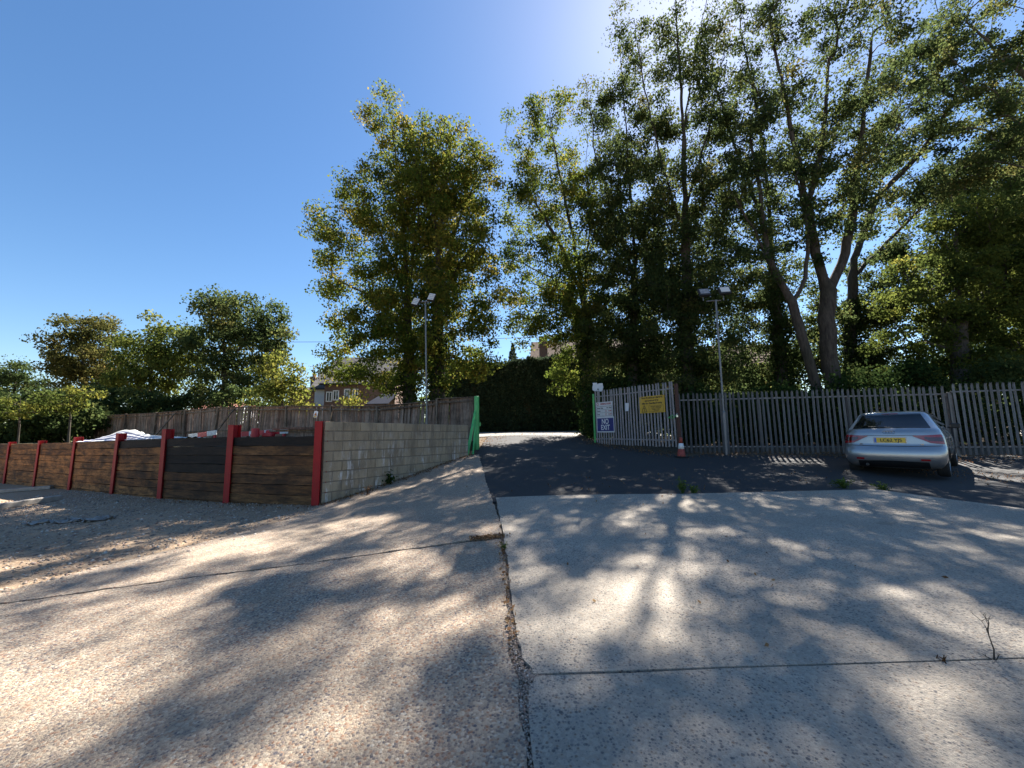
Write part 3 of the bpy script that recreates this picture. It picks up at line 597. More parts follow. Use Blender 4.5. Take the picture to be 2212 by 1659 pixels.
# torn grey board above the far end of the gate
V = [(0, 0, .05), (.08, 0, 0), (.42, 0, -.02), (.47, 0, .16), (.44, 0, .34), (.26, 0, .33), (.24, 0, .28), (.2, 0, .36), (0.02, 0, .36), (.03, 0, .26), (.0, 0, .2)]
p = at(1280, 845, 16.4); mb = MB().prism([(x, z) for x, _, z in V], (1, 0, 0), (0, 0, 1), (p.x, p.y, p.z), (0, .006, 0))
tt = thing('torn_board', (p.x, p.y, g1(p.x, p.y)), 'torn grey board on a stake sticking up behind the far end of the gate', 'sign'); part('panel', mb, 'sign_white', tt)
part('stake', MB().box((p.x + .25, p.y + .03, (p.z + g1(p.x, p.y)) / 2), (.05, .04, p.z - g1(p.x, p.y) + .3)), 'fence_wood_dark', tt)
# padlock and chain
a = on_plane(1466, 897, G0, G1); c_ = Vector(G0) + gd * (a[0]) + n_ * .08
tp = thing('padlock', (c_.x, c_.y, a[1]), 'silver padlock on a green chain at the rusty hinge post', 'padlock')
part('lock_body', MB().box((c_.x, c_.y, a[1] - .03), (.06, .025, .075)), 'chrome', tp, .006)
part('shackle', MB().tube([(c_.x + .02 * math.cos(q) , c_.y, a[1] + .01 + .05 * math.sin(q)) for q in np.linspace(0, math.pi, 9)], .006, 6), 'chrome', tp)
part('chain', MB().tube([(c_.x, c_.y, a[1] + .02), (c_.x - .1, c_.y + .1, a[1] - .09), (c_.x - .18, c_.y + .3, a[1] - .07), (c_.x - .05, c_.y + .2, a[1] + .02)], .013, 6), 'green_paint', tp)
# traffic cone
cg = gnd(1472, 988); cone = thing('traffic_cone', cg, 'worn red and white traffic cone standing before the palisade fence', 'cone')
CM = Matrix.Translation(cg) @ Matrix.Rotation(R(2), 4, 'Y') @ Matrix.Scale(.86, 4)
part('base', MB().box((0, 0, .02), (.36, .36, .04)), 'rubber', cone, .008, CM)
part('lower_body', MB().lathe([(.145, .04), (.14, .07), (.105, .30)], 24), 'cone_red', cone, 0, CM, True); part('sleeve', MB().lathe([(.108, .298), (.075, .50)], 24), 'cone_white', cone, 0, CM, True)
part('tip', MB().lathe([(.073, .502), (.045, .70), (.04, .71), (.028, .71)], 24), 'cone_red', cone, 0, CM, True)
# ------------------------------------------------------------------ floodlight poles
def pole(u0, v0, u1, v1, Y, zbase, label, heads, rad, thick_to=None, lens_mats=False):
    b, tpt = at(u0, v0, Y), at(u1, v1, Y); k = (zbase - b.z) / (tpt.z - b.z); b = b + (tpt - b) * k
    t_ = thing('floodlight_pole', b, label, 'lamp post')
    if thick_to: part('shaft', MB().tube([b, b + (tpt - b) * thick_to, b + (tpt - b) * (thick_to + .01), tpt], [rad * 1.7, rad * 1.7, rad, rad], 14), 'pole_metal', t_)
    else: part('shaft', MB().tube([b, tpt], rad, 12), 'pole_metal', t_)
    c = [at(hu, hv, Y - .12) for hu, hv, *_ in heads]
    part('cross_arm', MB().tube([(c[0].x + .1, Y, tpt.z - .04), (tpt.x, Y, tpt.z - .02), (c[1].x - .1, Y, tpt.z - .02)], .022, 8), 'pole_metal', t_)
    for (hu, hv, ww, hh, tilt), p in zip(heads, c):
        mw = Matrix.Translation(p) @ Matrix.Rotation(R(-24), 4, 'X') @ Matrix.Rotation(tilt, 4, 'Y')
        hd = part('lamp_head', MB().box((0, .04, 0), (ww, .09, hh)).box((0, .11, 0), (ww * .8, .05, hh * .8)), 'black_metal', t_, .008, mw)
        part('bracket', MB().tube([p + Vector((0, .12, 0)), Vector((p.x, Y, tpt.z - .02))], .018, 6), 'pole_metal', t_)
        if lens_mats: part('lens', MB().box((0, -.009, .01), (ww * .84, .006, hh * .68)), lens_mats[0] if hu < u1 else lens_mats[1], hd, .002, mw)
        else:
            for i in range(4): part('led_bar', MB().box((0, -.009, hh * (-.36 + .24 * i)), (ww * .9, .008, hh * .20)), 'lamp_face', hd, .002, mw)
pole(922, 912, 919, 650, 13.3, 1.25, 'thin steel pole with two tilted white LED floodlights before the lime trees', [(898, 651, .24, .31, R(17)), (932, 641, .24, .31, R(13))], .028)
pz = at(1570, 985, 12.3); pole(1570, 985, 1546, 648, 12.3, g1(pz.x, pz.y) - .05, 'steel pole with two dark floodlights standing at the palisade fence', [(1522, 630, .36, .28, R(-4)), (1566, 626, .36, .29, R(-4))], .030, .27, ('lamp_face_reflect', 'lamp_face'))
# ------------------------------------------------------------------ things on and behind the walls
# warning sign on red corner post
p = at(682, 895, 8.78); ws = thing('warning_sign', (p.x, p.y, 1.88), 'small white warning sign with orange triangle on a stake above the corner post', 'sign')
mw = Matrix.Translation(p) @ Matrix.Rotation(R(10), 4, 'Y') @ Matrix.Rotation(R(-12), 4, 'Z')
part('panel', MB().box((0, 0, 0), (.10, .004, .145)), 'print_white', ws, .001, mw); part('stake', MB().box((-.012, .012, -.13), (.03, .012, .2)), 'fence_wood', ws, 0, mw)
V = [(-.042, -.0035, -.03), (.042, -.0035, -.03), (0, -.0035, .055)]; me = bpy.data.meshes.new('triangle'); me.from_pydata(V, [], [(0, 1, 2)]); obj('triangle', me, 'print_black', ws, mw)
me = bpy.data.meshes.new('triangle_field'); me.from_pydata([(-.029, -.005, -.023), (.029, -.005, -.023), (0, -.005, .038)], [], [(0, 1, 2)]); obj('triangle_field', me, 'print_orange', ws, mw)
part('symbol', MB().box((0, -.006, -.002), (.008, .001, .024)).box((0, -.006, -.017), (.02, .001, .006)), 'print_black', ws, mw=mw); part('caption', MB().box((0, -.003, -.053), (.084, .001, .026)), 'yellow_sign', ws, mw=mw)
# barrier boards
def barrier(name, u0, v0, u1, v1, Y0, Y1, hgt, label, nsec, first='barrier_white'):
    a, b = at(u0, v0, Y0), at(u1, v1, Y1); d = b - a; L = d.length; t_ = thing(name, a, label, 'barrier')
    for i in range(nsec):
        m_ = ('barrier_white', 'barrier_red')[(i + (first != 'barrier_white')) % 2]
        ww = L / nsec; part('plank_section', MB().box((ww * (i + .5), 0, 0), (ww - .002, .03, hgt)), m_, t_, .003, frame_mat(a, d))
    for f_ in (.08, .92):
        q = a + d * f_; part('foot', MB().box((q.x, q.y + .03, (q.z + 1.25) / 2), (.06, .06, max(.1, q.z - 1.25 + .1))), 'barrier_red', t_)
barrier('barrier_board', 506, 939, 622, 931, 11.6, 11.2, .14, 'red and white barrier board lying behind the dark sleepers', 7)
barrier('barrier_board', 408, 943, 468, 934, 13.6, 13.2, .16, 'short pale barrier board left of the dark post behind the sleepers', 3)
p = at(551, 940, 11.0); tb_ = thing('plastic_bollard', (p.x, p.y, 1.3), 'round red plastic bollard end behind the sleeper wall', 'bollard'); part('drum', MB().lathe([(.10, -.25), (.10, .16), (.09, .19), (.03, .19)], 20, p), 'barrier_red', tb_, smooth=False)
part('collar', MB().lathe([(.115, -.02), (.115, .03)], 20, p), 'barrier_red', tb_)
p = at(585, 939, 11.3); tb_ = thing('barrier_block', (p.x, p.y, 1.3), 'small red plastic barrier foot beside the barrier board', 'barrier foot'); part('body', MB().box((p.x, p.y - .1, p.z), (.28, .2, .12)).box((p.x, p.y - .1, p.z + .09), (.12, .14, .08)), 'barrier_red', tb_, .02)
# stack of old boards on the raised ground near the corner
for k, (u, v) in enumerate(((655, 925), (650, 930))):
    p = at(u, v, 9.9 + .2 * k); tag(part('loose_board', MB().box((0, 0, 0), (1.5, .2, .05)), 'fence_wood', None, .004, Matrix.Translation(p) @ Matrix.Rotation(R(-6 + 9 * k), 4, 'Z')), ('upper', 'lower')[k] + ' of two loose grey boards behind the sleeper wall near the corner', 'board')
# striped tarp draped over the sleepers
i0, i1 = 4, 2
A_, B_ = POST[4], POST[2]
V = []; UVs = []; nx_, ny_ = 60, 26; d = (B_ - A_).normalized(); nn = Vector((d.y, -d.x)); L = (B_ - A_).length
for i in range(nx_):
    s = i / (nx_ - 1)
    for j in range(ny_):
        q = j / (ny_ - 1)
        base = 1.46 + .05 * s; peak = math.exp(-((s - .36) / .20) ** 2) * .30 + .05
        dep = .0 + 1.3 * q; front = max(0, .22 - q) / .22
        z = base + peak * min(1, q * 2.0) * (1 if q < .6 else max(.3, 1 - (q - .6) * 1.6)) - front * (.03 + .02 * math.sin(s * 3.1)) + .018 * math.sin(q * 40 + s * 5) + .012 * math.sin(s * 33 + q * 9)
        edge = .10 * math.sin(s * 23) * q
        p2 = A_ + d * (s * L * .98 + .05) - nn * (dep * .85 + edge) - nn * .02
        V.append((p2.x, p2.y, max(z, 1.44 + .10 * s))); UVs.append((s, q))
Fc = [(i * ny_ + j, (i + 1) * ny_ + j, (i + 1) * ny_ + j + 1, i * ny_ + j + 1) for i in range(nx_ - 1) for j in range(ny_ - 1)]
me = bpy.data.meshes.new('tarp'); me.from_pydata(V, [], Fc); uv = me.uv_layers.new(name='UVMap')
for lp in me.loops: uv.data[lp.index].uv = UVs[lp.vertex_index]
tarp = tag(obj('tarpaulin', me, 'striped_tarp', None, None, True), 'crumpled white and navy striped tarpaulin draped over the sleeper wall', 'tarpaulin')
# long kerb beams lying on the gravel at the left
for (a, b, h_, lab) in ((( -14, 1102), (131, 1080), .14, 'long pale concrete beam lying on the gravel at the left edge'), ((-14, 1066), (112, 1056), .12, 'darker kerb beam lying against the foot of the sleeper wall')):
    pa, pb = gnd(*a), gnd(*b); dv = pb - pa; tag(part('kerb_beam', MB().box((dv.length / 2, 0, h_ / 2), (dv.length, .16, h_)), 'concrete_plain', None, .012, frame_mat(pa, dv)), lab, 'beam')
# crumpled white plastic sheet
p = gnd(155, 1127); V = []; n = 26
for i in range(n):
    for j in range(12):
        x, y = (i / (n - 1) - .5) * 1.5, (j / 11 - .5) * .30; wob = .03 * math.sin(i * 1.3) * math.cos(j * 1.1) + .014 * math.sin(i * 2.9 + j * 2.1)
        X_, Y_ = p.x + x + .05 * math.sin(j), p.y + y * (1 + .5 * math.sin(i * .7)) + x * .12; V.append((X_, Y_, g1(X_, Y_) + .03 + max(-.02, wob)))
me = bpy.data.meshes.new('sheet'); me.from_pydata(V, [], [(i * 12 + j, (i + 1) * 12 + j, (i + 1) * 12 + j + 1, i * 12 + j + 1) for i in range(n - 1) for j in range(11) if math.sin(i * .9 + j * 1.7) < .8])
tag(obj('plastic_sheet', me, 'old_plastic', None, None, True), 'crumpled pale plastic sheet lying on the shaded gravel', 'plastic sheet')
# ------------------------------------------------------------------ silver hatchback
CX0, CY0, CZ0, CTH, CPT = 8.613, 8.925, .444, .894, .027
car = thing('parked_car', (CX0, CY0, CZ0), 'silver three-door hatchback parked nose-in to the palisade fence', 'car')
hd_ = Vector((math.sin(CTH), math.cos(CTH), CPT)).normalized(); rt_ = Vector((math.cos(CTH), -math.sin(CTH), 0)); up_ = rt_.cross(hd_)
CARM = Matrix((rt_, hd_, up_)).transposed().to_4x4(); CARM.translation = (CX0, CY0, CZ0)
ZK = [.20, .26, .34, .42, .50, .58, .655, .685, .70, .76, .84, .90, .95, .985, 1.02, 1.06, 1.14, 1.24, 1.32, 1.36, 1.385, 1.405, 1.416, 1.42]
_w = lambda z: np.interp(z, [.20, .30, .42, .55, .68, .80, .90, .96, 1.0, 1.06, 1.2, 1.32, 1.37, 1.40, 1.42], [.74, .82, .855, .868, .862, .855, .838, .805, .775, .745, .672, .612, .57, .50, .34])
_r = lambda z: np.interp(z, [.20, .28, .36, .46, .55, .64, .675, .70, .80, .92, .97, 1.01, 1.05, 1.2, 1.32, 1.36, 1.385, 1.40, 1.42], [.16, .06, .015, .0, .005, .03, .06, .085, .10, .115, .135, .18, .25, .44, .57, .58, .60, .68, .95])
_f = lambda z: np.interp(z, [.20, .3, .5, .66, .78, .88, .95, 1.0, 1.1, 1.2, 1.3, 1.38, 1.42], [3.80, 3.92, 3.95, 3.92, 3.78, 3.45, 3.05, 2.78, 2.56, 2.36, 2.12, 1.85, 1.45])
_b = lambda z: np.interp(z, [.2, .5, .7, .9, 1.0, 1.2, 1.42], [.30, .34, .36, .36, .34, .30, .22])
_zi = lambda z: np.interp(z, [.2, .90, .97, 1.49], [.2, .90, .90, 1.42]) if False else np.interp(z, [.2, .90, .985, 1.055, 1.49], [.2, .90, .95, .985, 1.42])
_w0, _r0, _f0, _b0 = _w, _r, _f, _b
_w, _r, _f, _b = (lambda z: _w0(_zi(z))), (lambda z: _r0(_zi(z))), (lambda z: _f0(_zi(z))), (lambda z: _b0(_zi(z)))
ZK = [z if z <= .9 else float(np.interp(z, [.90, .95, .985, 1.42], [.90, .985, 1.055, 1.49])) for z in ZK]
def rear(s, z, off=0.0):
    """s in [-1,1] across the tail"""
    w, r, b = _w(z) + off, _r(z) - off, _b(z); q = abs(s) * math.pi / 2; n = 2.5
    x = w * math.sin(q) ** (2 / n) if q > 0 else 0; y = r + b - b * max(math.cos(q), 0) ** (2 / n)
    return Vector((math.copysign(x, s), y, z))
def srear(x, z):
    q = min(abs(x) / _w(z), 1); return math.copysign(math.asin(q ** 1.25) / (math.pi / 2), x)
def ring_at(z):
    pts = [rear(s, z) for s in np.sin(np.linspace(-1, 1, 29) * math.pi / 2) * 1.0]
    w, f, r, b = _w(z), _f(z), _r(z), _b(z); y0 = r + b; bf = min(.75, (f - y0) * .4); y1 = f - bf
    side = [y0 + (y1 - y0) * k / 22 for k in range(1, 23)]
    pts += [Vector((w * (1 - .03 * ((y - y0) / (y1 - y0)) ** 2), y, z)) for y in side]
    we = w * .97
    fr = []
    for q in np.linspace(0, math.pi, 17)[1:-1]:
        fr.append(Vector((we * math.copysign(abs(math.cos(q)) ** .8, math.cos(q)), y1 + bf * math.sin(q) ** .8, z)))
    return pts + fr + [Vector((-p.x, p.y, p.z)) for p in pts[29:]][::-1]
rings = [ring_at(z) for z in ZK]; n = len(rings[0])
V = [p for r in rings for p in r]; Fc = [(i * n + j, i * n + (j + 1) % n, (i + 1) * n + (j + 1) % n, (i + 1) * n + j) for i in range(len(rings) - 1) for j in range(n)]
Fc += [tuple(range(n))[::-1], tuple(range((len(rings) - 1) * n, len(rings) * n))]
me = bpy.data.meshes.new('body'); me.from_pydata([tuple(p) for p in V], [], Fc)
bm = bmesh.new(); bm.from_mesh(me); bmesh.ops.recalc_face_normals(bm, faces=bm.faces); bm.to_mesh(me); bm.free(); me.materials.append(M['car_paint'])
WHEELS = [(-.745, .70), (.745, .70), (-.745, 3.17), (.745, 3.17)]
tmp = bpy.data.objects.new('tmp_body', me); COL.objects.link(tmp); cut = MB()
for x, y in WHEELS: cut.tube([(x - math.copysign(.16, x), y, .30), (x + math.copysign(.35, x), y, .30)], .345, 32)
cme = cut.mesh('cut'); cob = bpy.data.objects.new('tmp_cut', cme); cme.materials.append(M['plastic_black']); COL.objects.link(cob)
md = tmp.modifiers.new('b', 'BOOLEAN'); md.object = cob; md.operation = 'DIFFERENCE'; md.solver = 'EXACT'; md.material_mode = 'TRANSFER'
bpy.context.view_layer.update(); me2 = bpy.data.meshes.new_from_object(tmp.evaluated_get(bpy.context.evaluated_depsgraph_get()))
bpy.data.objects.remove(tmp); bpy.data.objects.remove(cob)
body = obj('body', me2, None, car, CARM, True); me2.set_sharp_from_angle(angle=R(38))
def patch(name, fn, ns, nz, mat, parent=body, smooth=True):
    V = [fn(i / (ns - 1), j / (nz - 1)) for i in range(ns) for j in range(nz)]
    me = bpy.data.meshes.new(name); me.from_pydata([tuple(p) for p in V], [], [(i * nz + j, (i + 1) * nz + j, (i + 1) * nz + j + 1, i * nz + j + 1) for i in range(ns - 1) for j in range(nz - 1)])
    return obj(name, me, mat, parent, CARM, smooth)
def lerp(a, b, t): return a + (b - a) * t
def rx(x, z, off): return rear(srear(x, z), z, off)
def f_win(a, b):
    z = lerp(1.105, 1.405, b); hw = lerp(.655, .50, b); x = lerp(-hw, hw, a); z += -.012 * (x / hw) ** 2 * (1 - b); return rx(x, z, .006)
patch('rear_window', f_win, 25, 9, 'car_glass')
for sgn in (-1, 1):
    def f_l(a, b, sgn=sgn):
        s = lerp(.24, .81, a); zt = .935; x_ = abs(rear(s, .85).x)
        zb = float(np.interp(a, [0, .15, .42, 1], [.915, .86, .768, .738])); z = lerp(zb, lerp(.935, .955, a), b); return rear(sgn * s, z, .008)
    li = patch('tail_light', f_l, 19, 6, 'lens_red')
    def f_l2(a, b, f_l=f_l, sgn=sgn): p = f_l(lerp(.28, .95, a), lerp(.28, .72, b)); return p + Vector((sgn * .003, -.004, 0))
    patch('lens_insert', f_l2, 12, 4, 'lens_dark', li)
    patch('reflector', lambda a, b, sgn=sgn: rx(sgn * lerp(.46, .60, a), lerp(.385, .425, b), .010), 6, 3, 'lens_red')
    # side window
    def f_s(a, b, sgn=sgn):
        z = lerp(1.10, 1.405, b); y = lerp(lerp(.78, 1.05, b), lerp(2.55, 1.98, b), a); return Vector((sgn * (_w(z) * (1 - .03 * .3) + .004), y, z))
    patch('side_window', f_s, 12, 7, 'car_glass')
    mr = part('mirror', MB().box((sgn * .93, 2.33, 1.08), (.17, .10, .12)).box((sgn * .83, 2.36, 1.04), (.08, .05, .04)), 'plastic_black', body, .018, CARM)
    patch('door_seam', lambda a, b, sgn=sgn: Vector((sgn * (_w(lerp(.30, 1.0, b)) * .995 + .004), 1.12 + a * .008, lerp(.30, 1.0, b))), 2, 10, 'plastic_black')
    part('door_handle', MB().box((sgn * .865, 1.30, .84), (.03, .18, .03)), 'car_paint', body, .008, CARM)
patch('tailgate_seam', lambda a, b: rx(lerp(-.80, .80, a), lerp(.692, .702, b) + .012 * (lerp(-1, 1, a)) ** 2, .005), 41, 2, 'plastic_black')
patch('upper_seam', lambda a, b: rx(lerp(-.46, .46, a), lerp(.932, .940, b), .005), 25, 2, 'plastic_black')
patch('diffuser', lambda a, b: rx(lerp(-.58, .58, a), lerp(.21, .365 + .01 * math.cos(lerp(-3, 3, a)), b), .006), 31, 5, 'plastic_black')
patch('roof_spoiler_line', lambda a, b: rx(lerp(-.50, .50, a), lerp(1.415, 1.422, b), .004), 21, 2, 'plastic_black')
part('wiper', MB().tube([tuple(rx(.02, 1.115, .012)), tuple(rx(-.12, 1.125, .02)), tuple(rx(-.36, 1.135, .014))], .009, 5), 'plastic_black', body, 0, CARM)
patch('brake_light', lambda a, b: rx(lerp(-.14, .14, a), lerp(1.425, 1.437, b), .008), 7, 2, 'lens_red')
for sgn in (-1, 1): patch('tailgate_side_seam', lambda a, b, sgn=sgn: rear(sgn * (.83 + .006 * a), lerp(.70, 1.06, b), .005), 2, 12, 'plastic_black')
for sgn in (-1, 1): patch('bumper_crease', lambda a, b, sgn=sgn: rx(sgn * lerp(0, .80, a), lerp(.452, .458, b) - .02 * a * a, .0035), 21, 2, 'car_paint')
# number plate
pl = patch('number_plate', lambda a, b: Vector((lerp(-.26, .26, a), .10 - .022 - .012 * 0 + lerp(.0, .012, b), lerp(.775, .886, b))), 2, 2, 'plate_yellow')
part('plate_holder', MB().box((0, .1135, .83), (.55, .03, .14)), 'car_paint', body, .006, CARM)
patch('plate_band', lambda a, b: Vector((lerp(-.26, -.222, a), .0765 + lerp(.0, .012, b), lerp(.775, .886, b))), 2, 2, 'plate_blue', pl)
PM = CARM @ Matrix.Translation((.022, .080, .829)) @ Matrix.Rotation(R(-6), 4, 'X')
text_part('characters', 'LC62 YJS', .098, 'print_black', pl, PM, sx=.98, bold=.0016)
# four-ring emblem and lettering
for i in range(4):
    tor = MB(); xx = (i - 1.5) * .046; pts = [Vector((xx + .031 * math.cos(q), float(_r(1.01 + .031 * math.sin(q))) - .004, 1.01 + .031 * math.sin(q))) for q in np.linspace(0, 2 * math.pi, 21)]
    tor.tube(pts, .0042, 5, False); part('emblem_ring', tor, 'chrome', body, 0, CARM)
def RM(x, z): p = rx(x, z, .012); return CARM @ Matrix.Translation(p) @ Matrix.Rotation(math.atan2(x, 2.2), 4, 'Z')
text_part('model_badge', 'A1', .052, 'chrome', body, RM(-.50, .738), bold=.001, depth=.003); text_part('engine_badge', 'TFSI', .032, 'chrome', body, RM(.50, .738), bold=.001, depth=.003)
# wheels
for x, y in WHEELS:
    sg = math.copysign(1, x); wm = CARM @ Matrix.Translation((x, y, .302)) @ Matrix.Rotation(sg * R(90), 4, 'Y')
    wh = part('wheel', MB().lathe([(.20, -.10), (.28, -.10), (.302, -.07), (.304, 0), (.302, .06), (.285, .095), (.205, .10), (.20, .06)], 36), 'rubber', car, 0, wm, False)
    rim = MB().lathe([(.205, .05), (.205, .092), (.19, .092), (.18, .06), (.05, .055)], 30)
    for k in range(5):
        a = k * 2 * math.pi / 5; rim.box((.11 * math.cos(a), .11 * math.sin(a), .075), (.18, .05, .025), Matrix.Rotation(a, 3, 'Z'))
    part('rim', rim, 'alloy', wh, 0, wm)
part('exhaust', MB().tube([(-.42, .02, .27), (-.42, .22, .27)], .032, 12), 'black_metal', car, 0, CARM)
part('underbody', MB().box((0, 2.0, .24), (1.16, 3.3, .10)), 'plastic_black', car, 0, CARM)
# ------------------------------------------------------------------ trees
def tubes_np(chains, nside_fn):
    VV, QQ = [], []; base = 0
    for pts, rad in chains:
        pts = np.asarray(pts); rad = np.asarray(rad); k = len(pts); n = nside_fn(rad[0])
        d = np.gradient(pts, axis=0); d /= np.linalg.norm(d, axis=1)[:, None] + 1e-9
        ref = np.where(np.abs(d[:, 2:3]) < .9, np.array([[0, 0, 1.]]), np.array([[0, 1., 0]])); a = np.cross(d, ref); a /= np.linalg.norm(a, axis=1)[:, None] + 1e-9
        for i in range(1, k):                                      # keep the frame from flipping
            a[i] = a[i - 1] - d[i] * (a[i - 1] @ d[i]); a[i] /= np.linalg.norm(a[i]) + 1e-9
        b = np.cross(d, a); q = np.arange(n) * 2 * np.pi / n
        ringp = pts[:, None] + (a[:, None] * np.cos(q)[None, :, None] + b[:, None] * np.sin(q)[None, :, None]) * rad[:, None, None]
        VV.append(ringp.reshape(-1, 3)); i, j = np.meshgrid(np.arange(k - 1), np.arange(n), indexing='ij'); i, j = i.ravel(), j.ravel(); j2 = (j + 1) % n
        QQ.append(np.c_[i * n + j, i * n + j2, (i + 1) * n + j2, (i + 1) * n + j] + base); base += k * n
    return np.concatenate(VV), np.concatenate(QQ)
def leaf_cards(C, size, tint, hang=.5, aspect=.78):
    n = len(C); nr = rng.normal(0, 1, (n, 3)); nr[:, 2] *= (1 - hang) * 1.2; nr /= np.linalg.norm(nr, axis=1)[:, None] + 1e-9
    ax = rng.normal(0, 1, (n, 3)); ax[:, 2] -= hang * 1.5; ax -= nr * (ax * nr).sum(1)[:, None]; ax /= np.linalg.norm(ax, axis=1)[:, None] + 1e-9
    sd = np.cross(nr, ax); s = size[:, None]; fold = nr * s * rng.uniform(-.16, .16, (n, 1))
    v0, v1, v2, v3 = C - ax * s * .5, C + sd * s * aspect * .5 - ax * s * .08 + fold, C + ax * s * .55, C - sd * s * aspect * .5 - ax * s * .08 + fold
    V = np.stack([v0, v1, v2, v3], 1).reshape(-1, 3); k = np.arange(n)[:, None] * 4
    return V, k + np.array([[0, 1, 2, 3]]), tint
def blob_points(ells, Y, density, depth=1.6, vden=None):
    """clump centres inside ellipses given in pixels at distance Y"""
    out = []
    for e in ells:
        u, v, ru, rv = e[:4]; c = at(u, v, Y + (e[4] if len(e) > 4 else 0)); m = Y / F * 1.03
        rx_, rz_ = ru * m, rv * m * 1.05; ry_ = min(rx_, rz_) * depth; vol = 4.19 * rx_ * ry_ * rz_
        n = max(4, int(vol * density * (vden(v) if vden else 1))); p = rng.normal(0, 1, (n, 3)); p /= np.linalg.norm(p, axis=1)[:, None]; p *= (rng.uniform(.10, 1, (n, 1)) ** .40)
        out.append(np.array(c) + p * [rx_, ry_, rz_])
    return np.concatenate(out)
def grow(trunks, clumps, R0, upw=.9):
    pos, par = [], []
    for tr in trunks:
        start = -1; pts = [np.array(p, float) for p in tr['pts']]
        if tr.get('from') is not None:
            j = tr['from']; start = int(np.argmin(((np.array(pos) - pts[0]) ** 2).sum(1)))
        prev = start
        for i in range(len(pts) - (0 if start < 0 else 0)):
            if i == 0:
                if start < 0: pos.append(pts[0]); par.append(-1); prev = len(pos) - 1
                continue
            L = np.linalg.norm(pts[i] - pts[i - 1]); k = max(1, int(L / .45))
            for q in range(1, k + 1):
                pos.append(pts[i - 1] + (pts[i] - pts[i - 1]) * q / k + rng.normal(0, .022, 3)); par.append(prev); prev = len(pos) - 1
    ntr = len(pos); nodes = np.array(pos); d0 = np.sqrt(((clumps[:, None] - nodes[None]) ** 2).sum(2)).min(1); order = np.argsort(d0)
    leafpts = []; buf = np.zeros((len(clumps) * 10 + ntr, 3)); buf[:ntr] = nodes; n = ntr; minz = nodes[:, 2].min() + 1.5
    for ci in order:
        c = clumps[ci]; P = buf[:n]; dv = c - P; dist = np.linalg.norm(dv, axis=1); hz = np.hypot(dv[:, 0], dv[:, 1])
        cost = dist + upw * np.maximum(0, .35 * hz - dv[:, 2]) + np.where(P[:, 2] < minz, 3, 0); j = int(np.argmin(cost)); L = dist[j]
        p0 = P[j]; pd = p0 - buf[par[j]] if par[j] >= 0 else np.array([0, 0, 1.]); pd = pd / (np.linalg.norm(pd) + 1e-9); ctrl = p0 + pd * L * .35 + np.array([0, 0, .12 * L]); k = min(9, max(2, int(L / .45))); prev = j
        for q in range(1, k + 1):
            t = q / k; x = p0 * (1 - t) ** 2 + ctrl * 2 * t * (1 - t) + c * t * t + rng.normal(0, .03, 3) * (q < k); buf[n] = x; par.append(prev); prev = n; n += 1
            if t > .35: leafpts.append((x, ci, t))
    pos = buf[:n]; par = np.array(par); w = np.zeros(n); ch = [[] for _ in range(n)]
    for i in range(n):
        if par[i] >= 0: ch[par[i]].append(i)
    for i in range(n - 1, -1, -1):
        if not ch[i]: w[i] += 1
        if par[i] >= 0: w[par[i]] += w[i]
    rad = .006 + (R0 - .006) * (w / w[0]) ** .74
    chains = []; st = [(0, None)]
    roots = [i for i in range(n) if par[i] < 0]; st = [(r, None) for r in roots]
    while st:
        i, pr = st.pop(); P_, R_ = [], []
        if pr is not None: P_.append(pos[pr]); R_.append(min(rad[pr], rad[i] * 1.15))
        while True:
            P_.append(pos[i]); R_.append(rad[i])
            if not ch[i]: break
            c_ = sorted(ch[i], key=lambda a: -w[a]); st += [(a, i) for a in c_[1:]]; i = c_[0]
        if len(P_) > 1: chains.append((P_, R_))
    return chains, leafpts
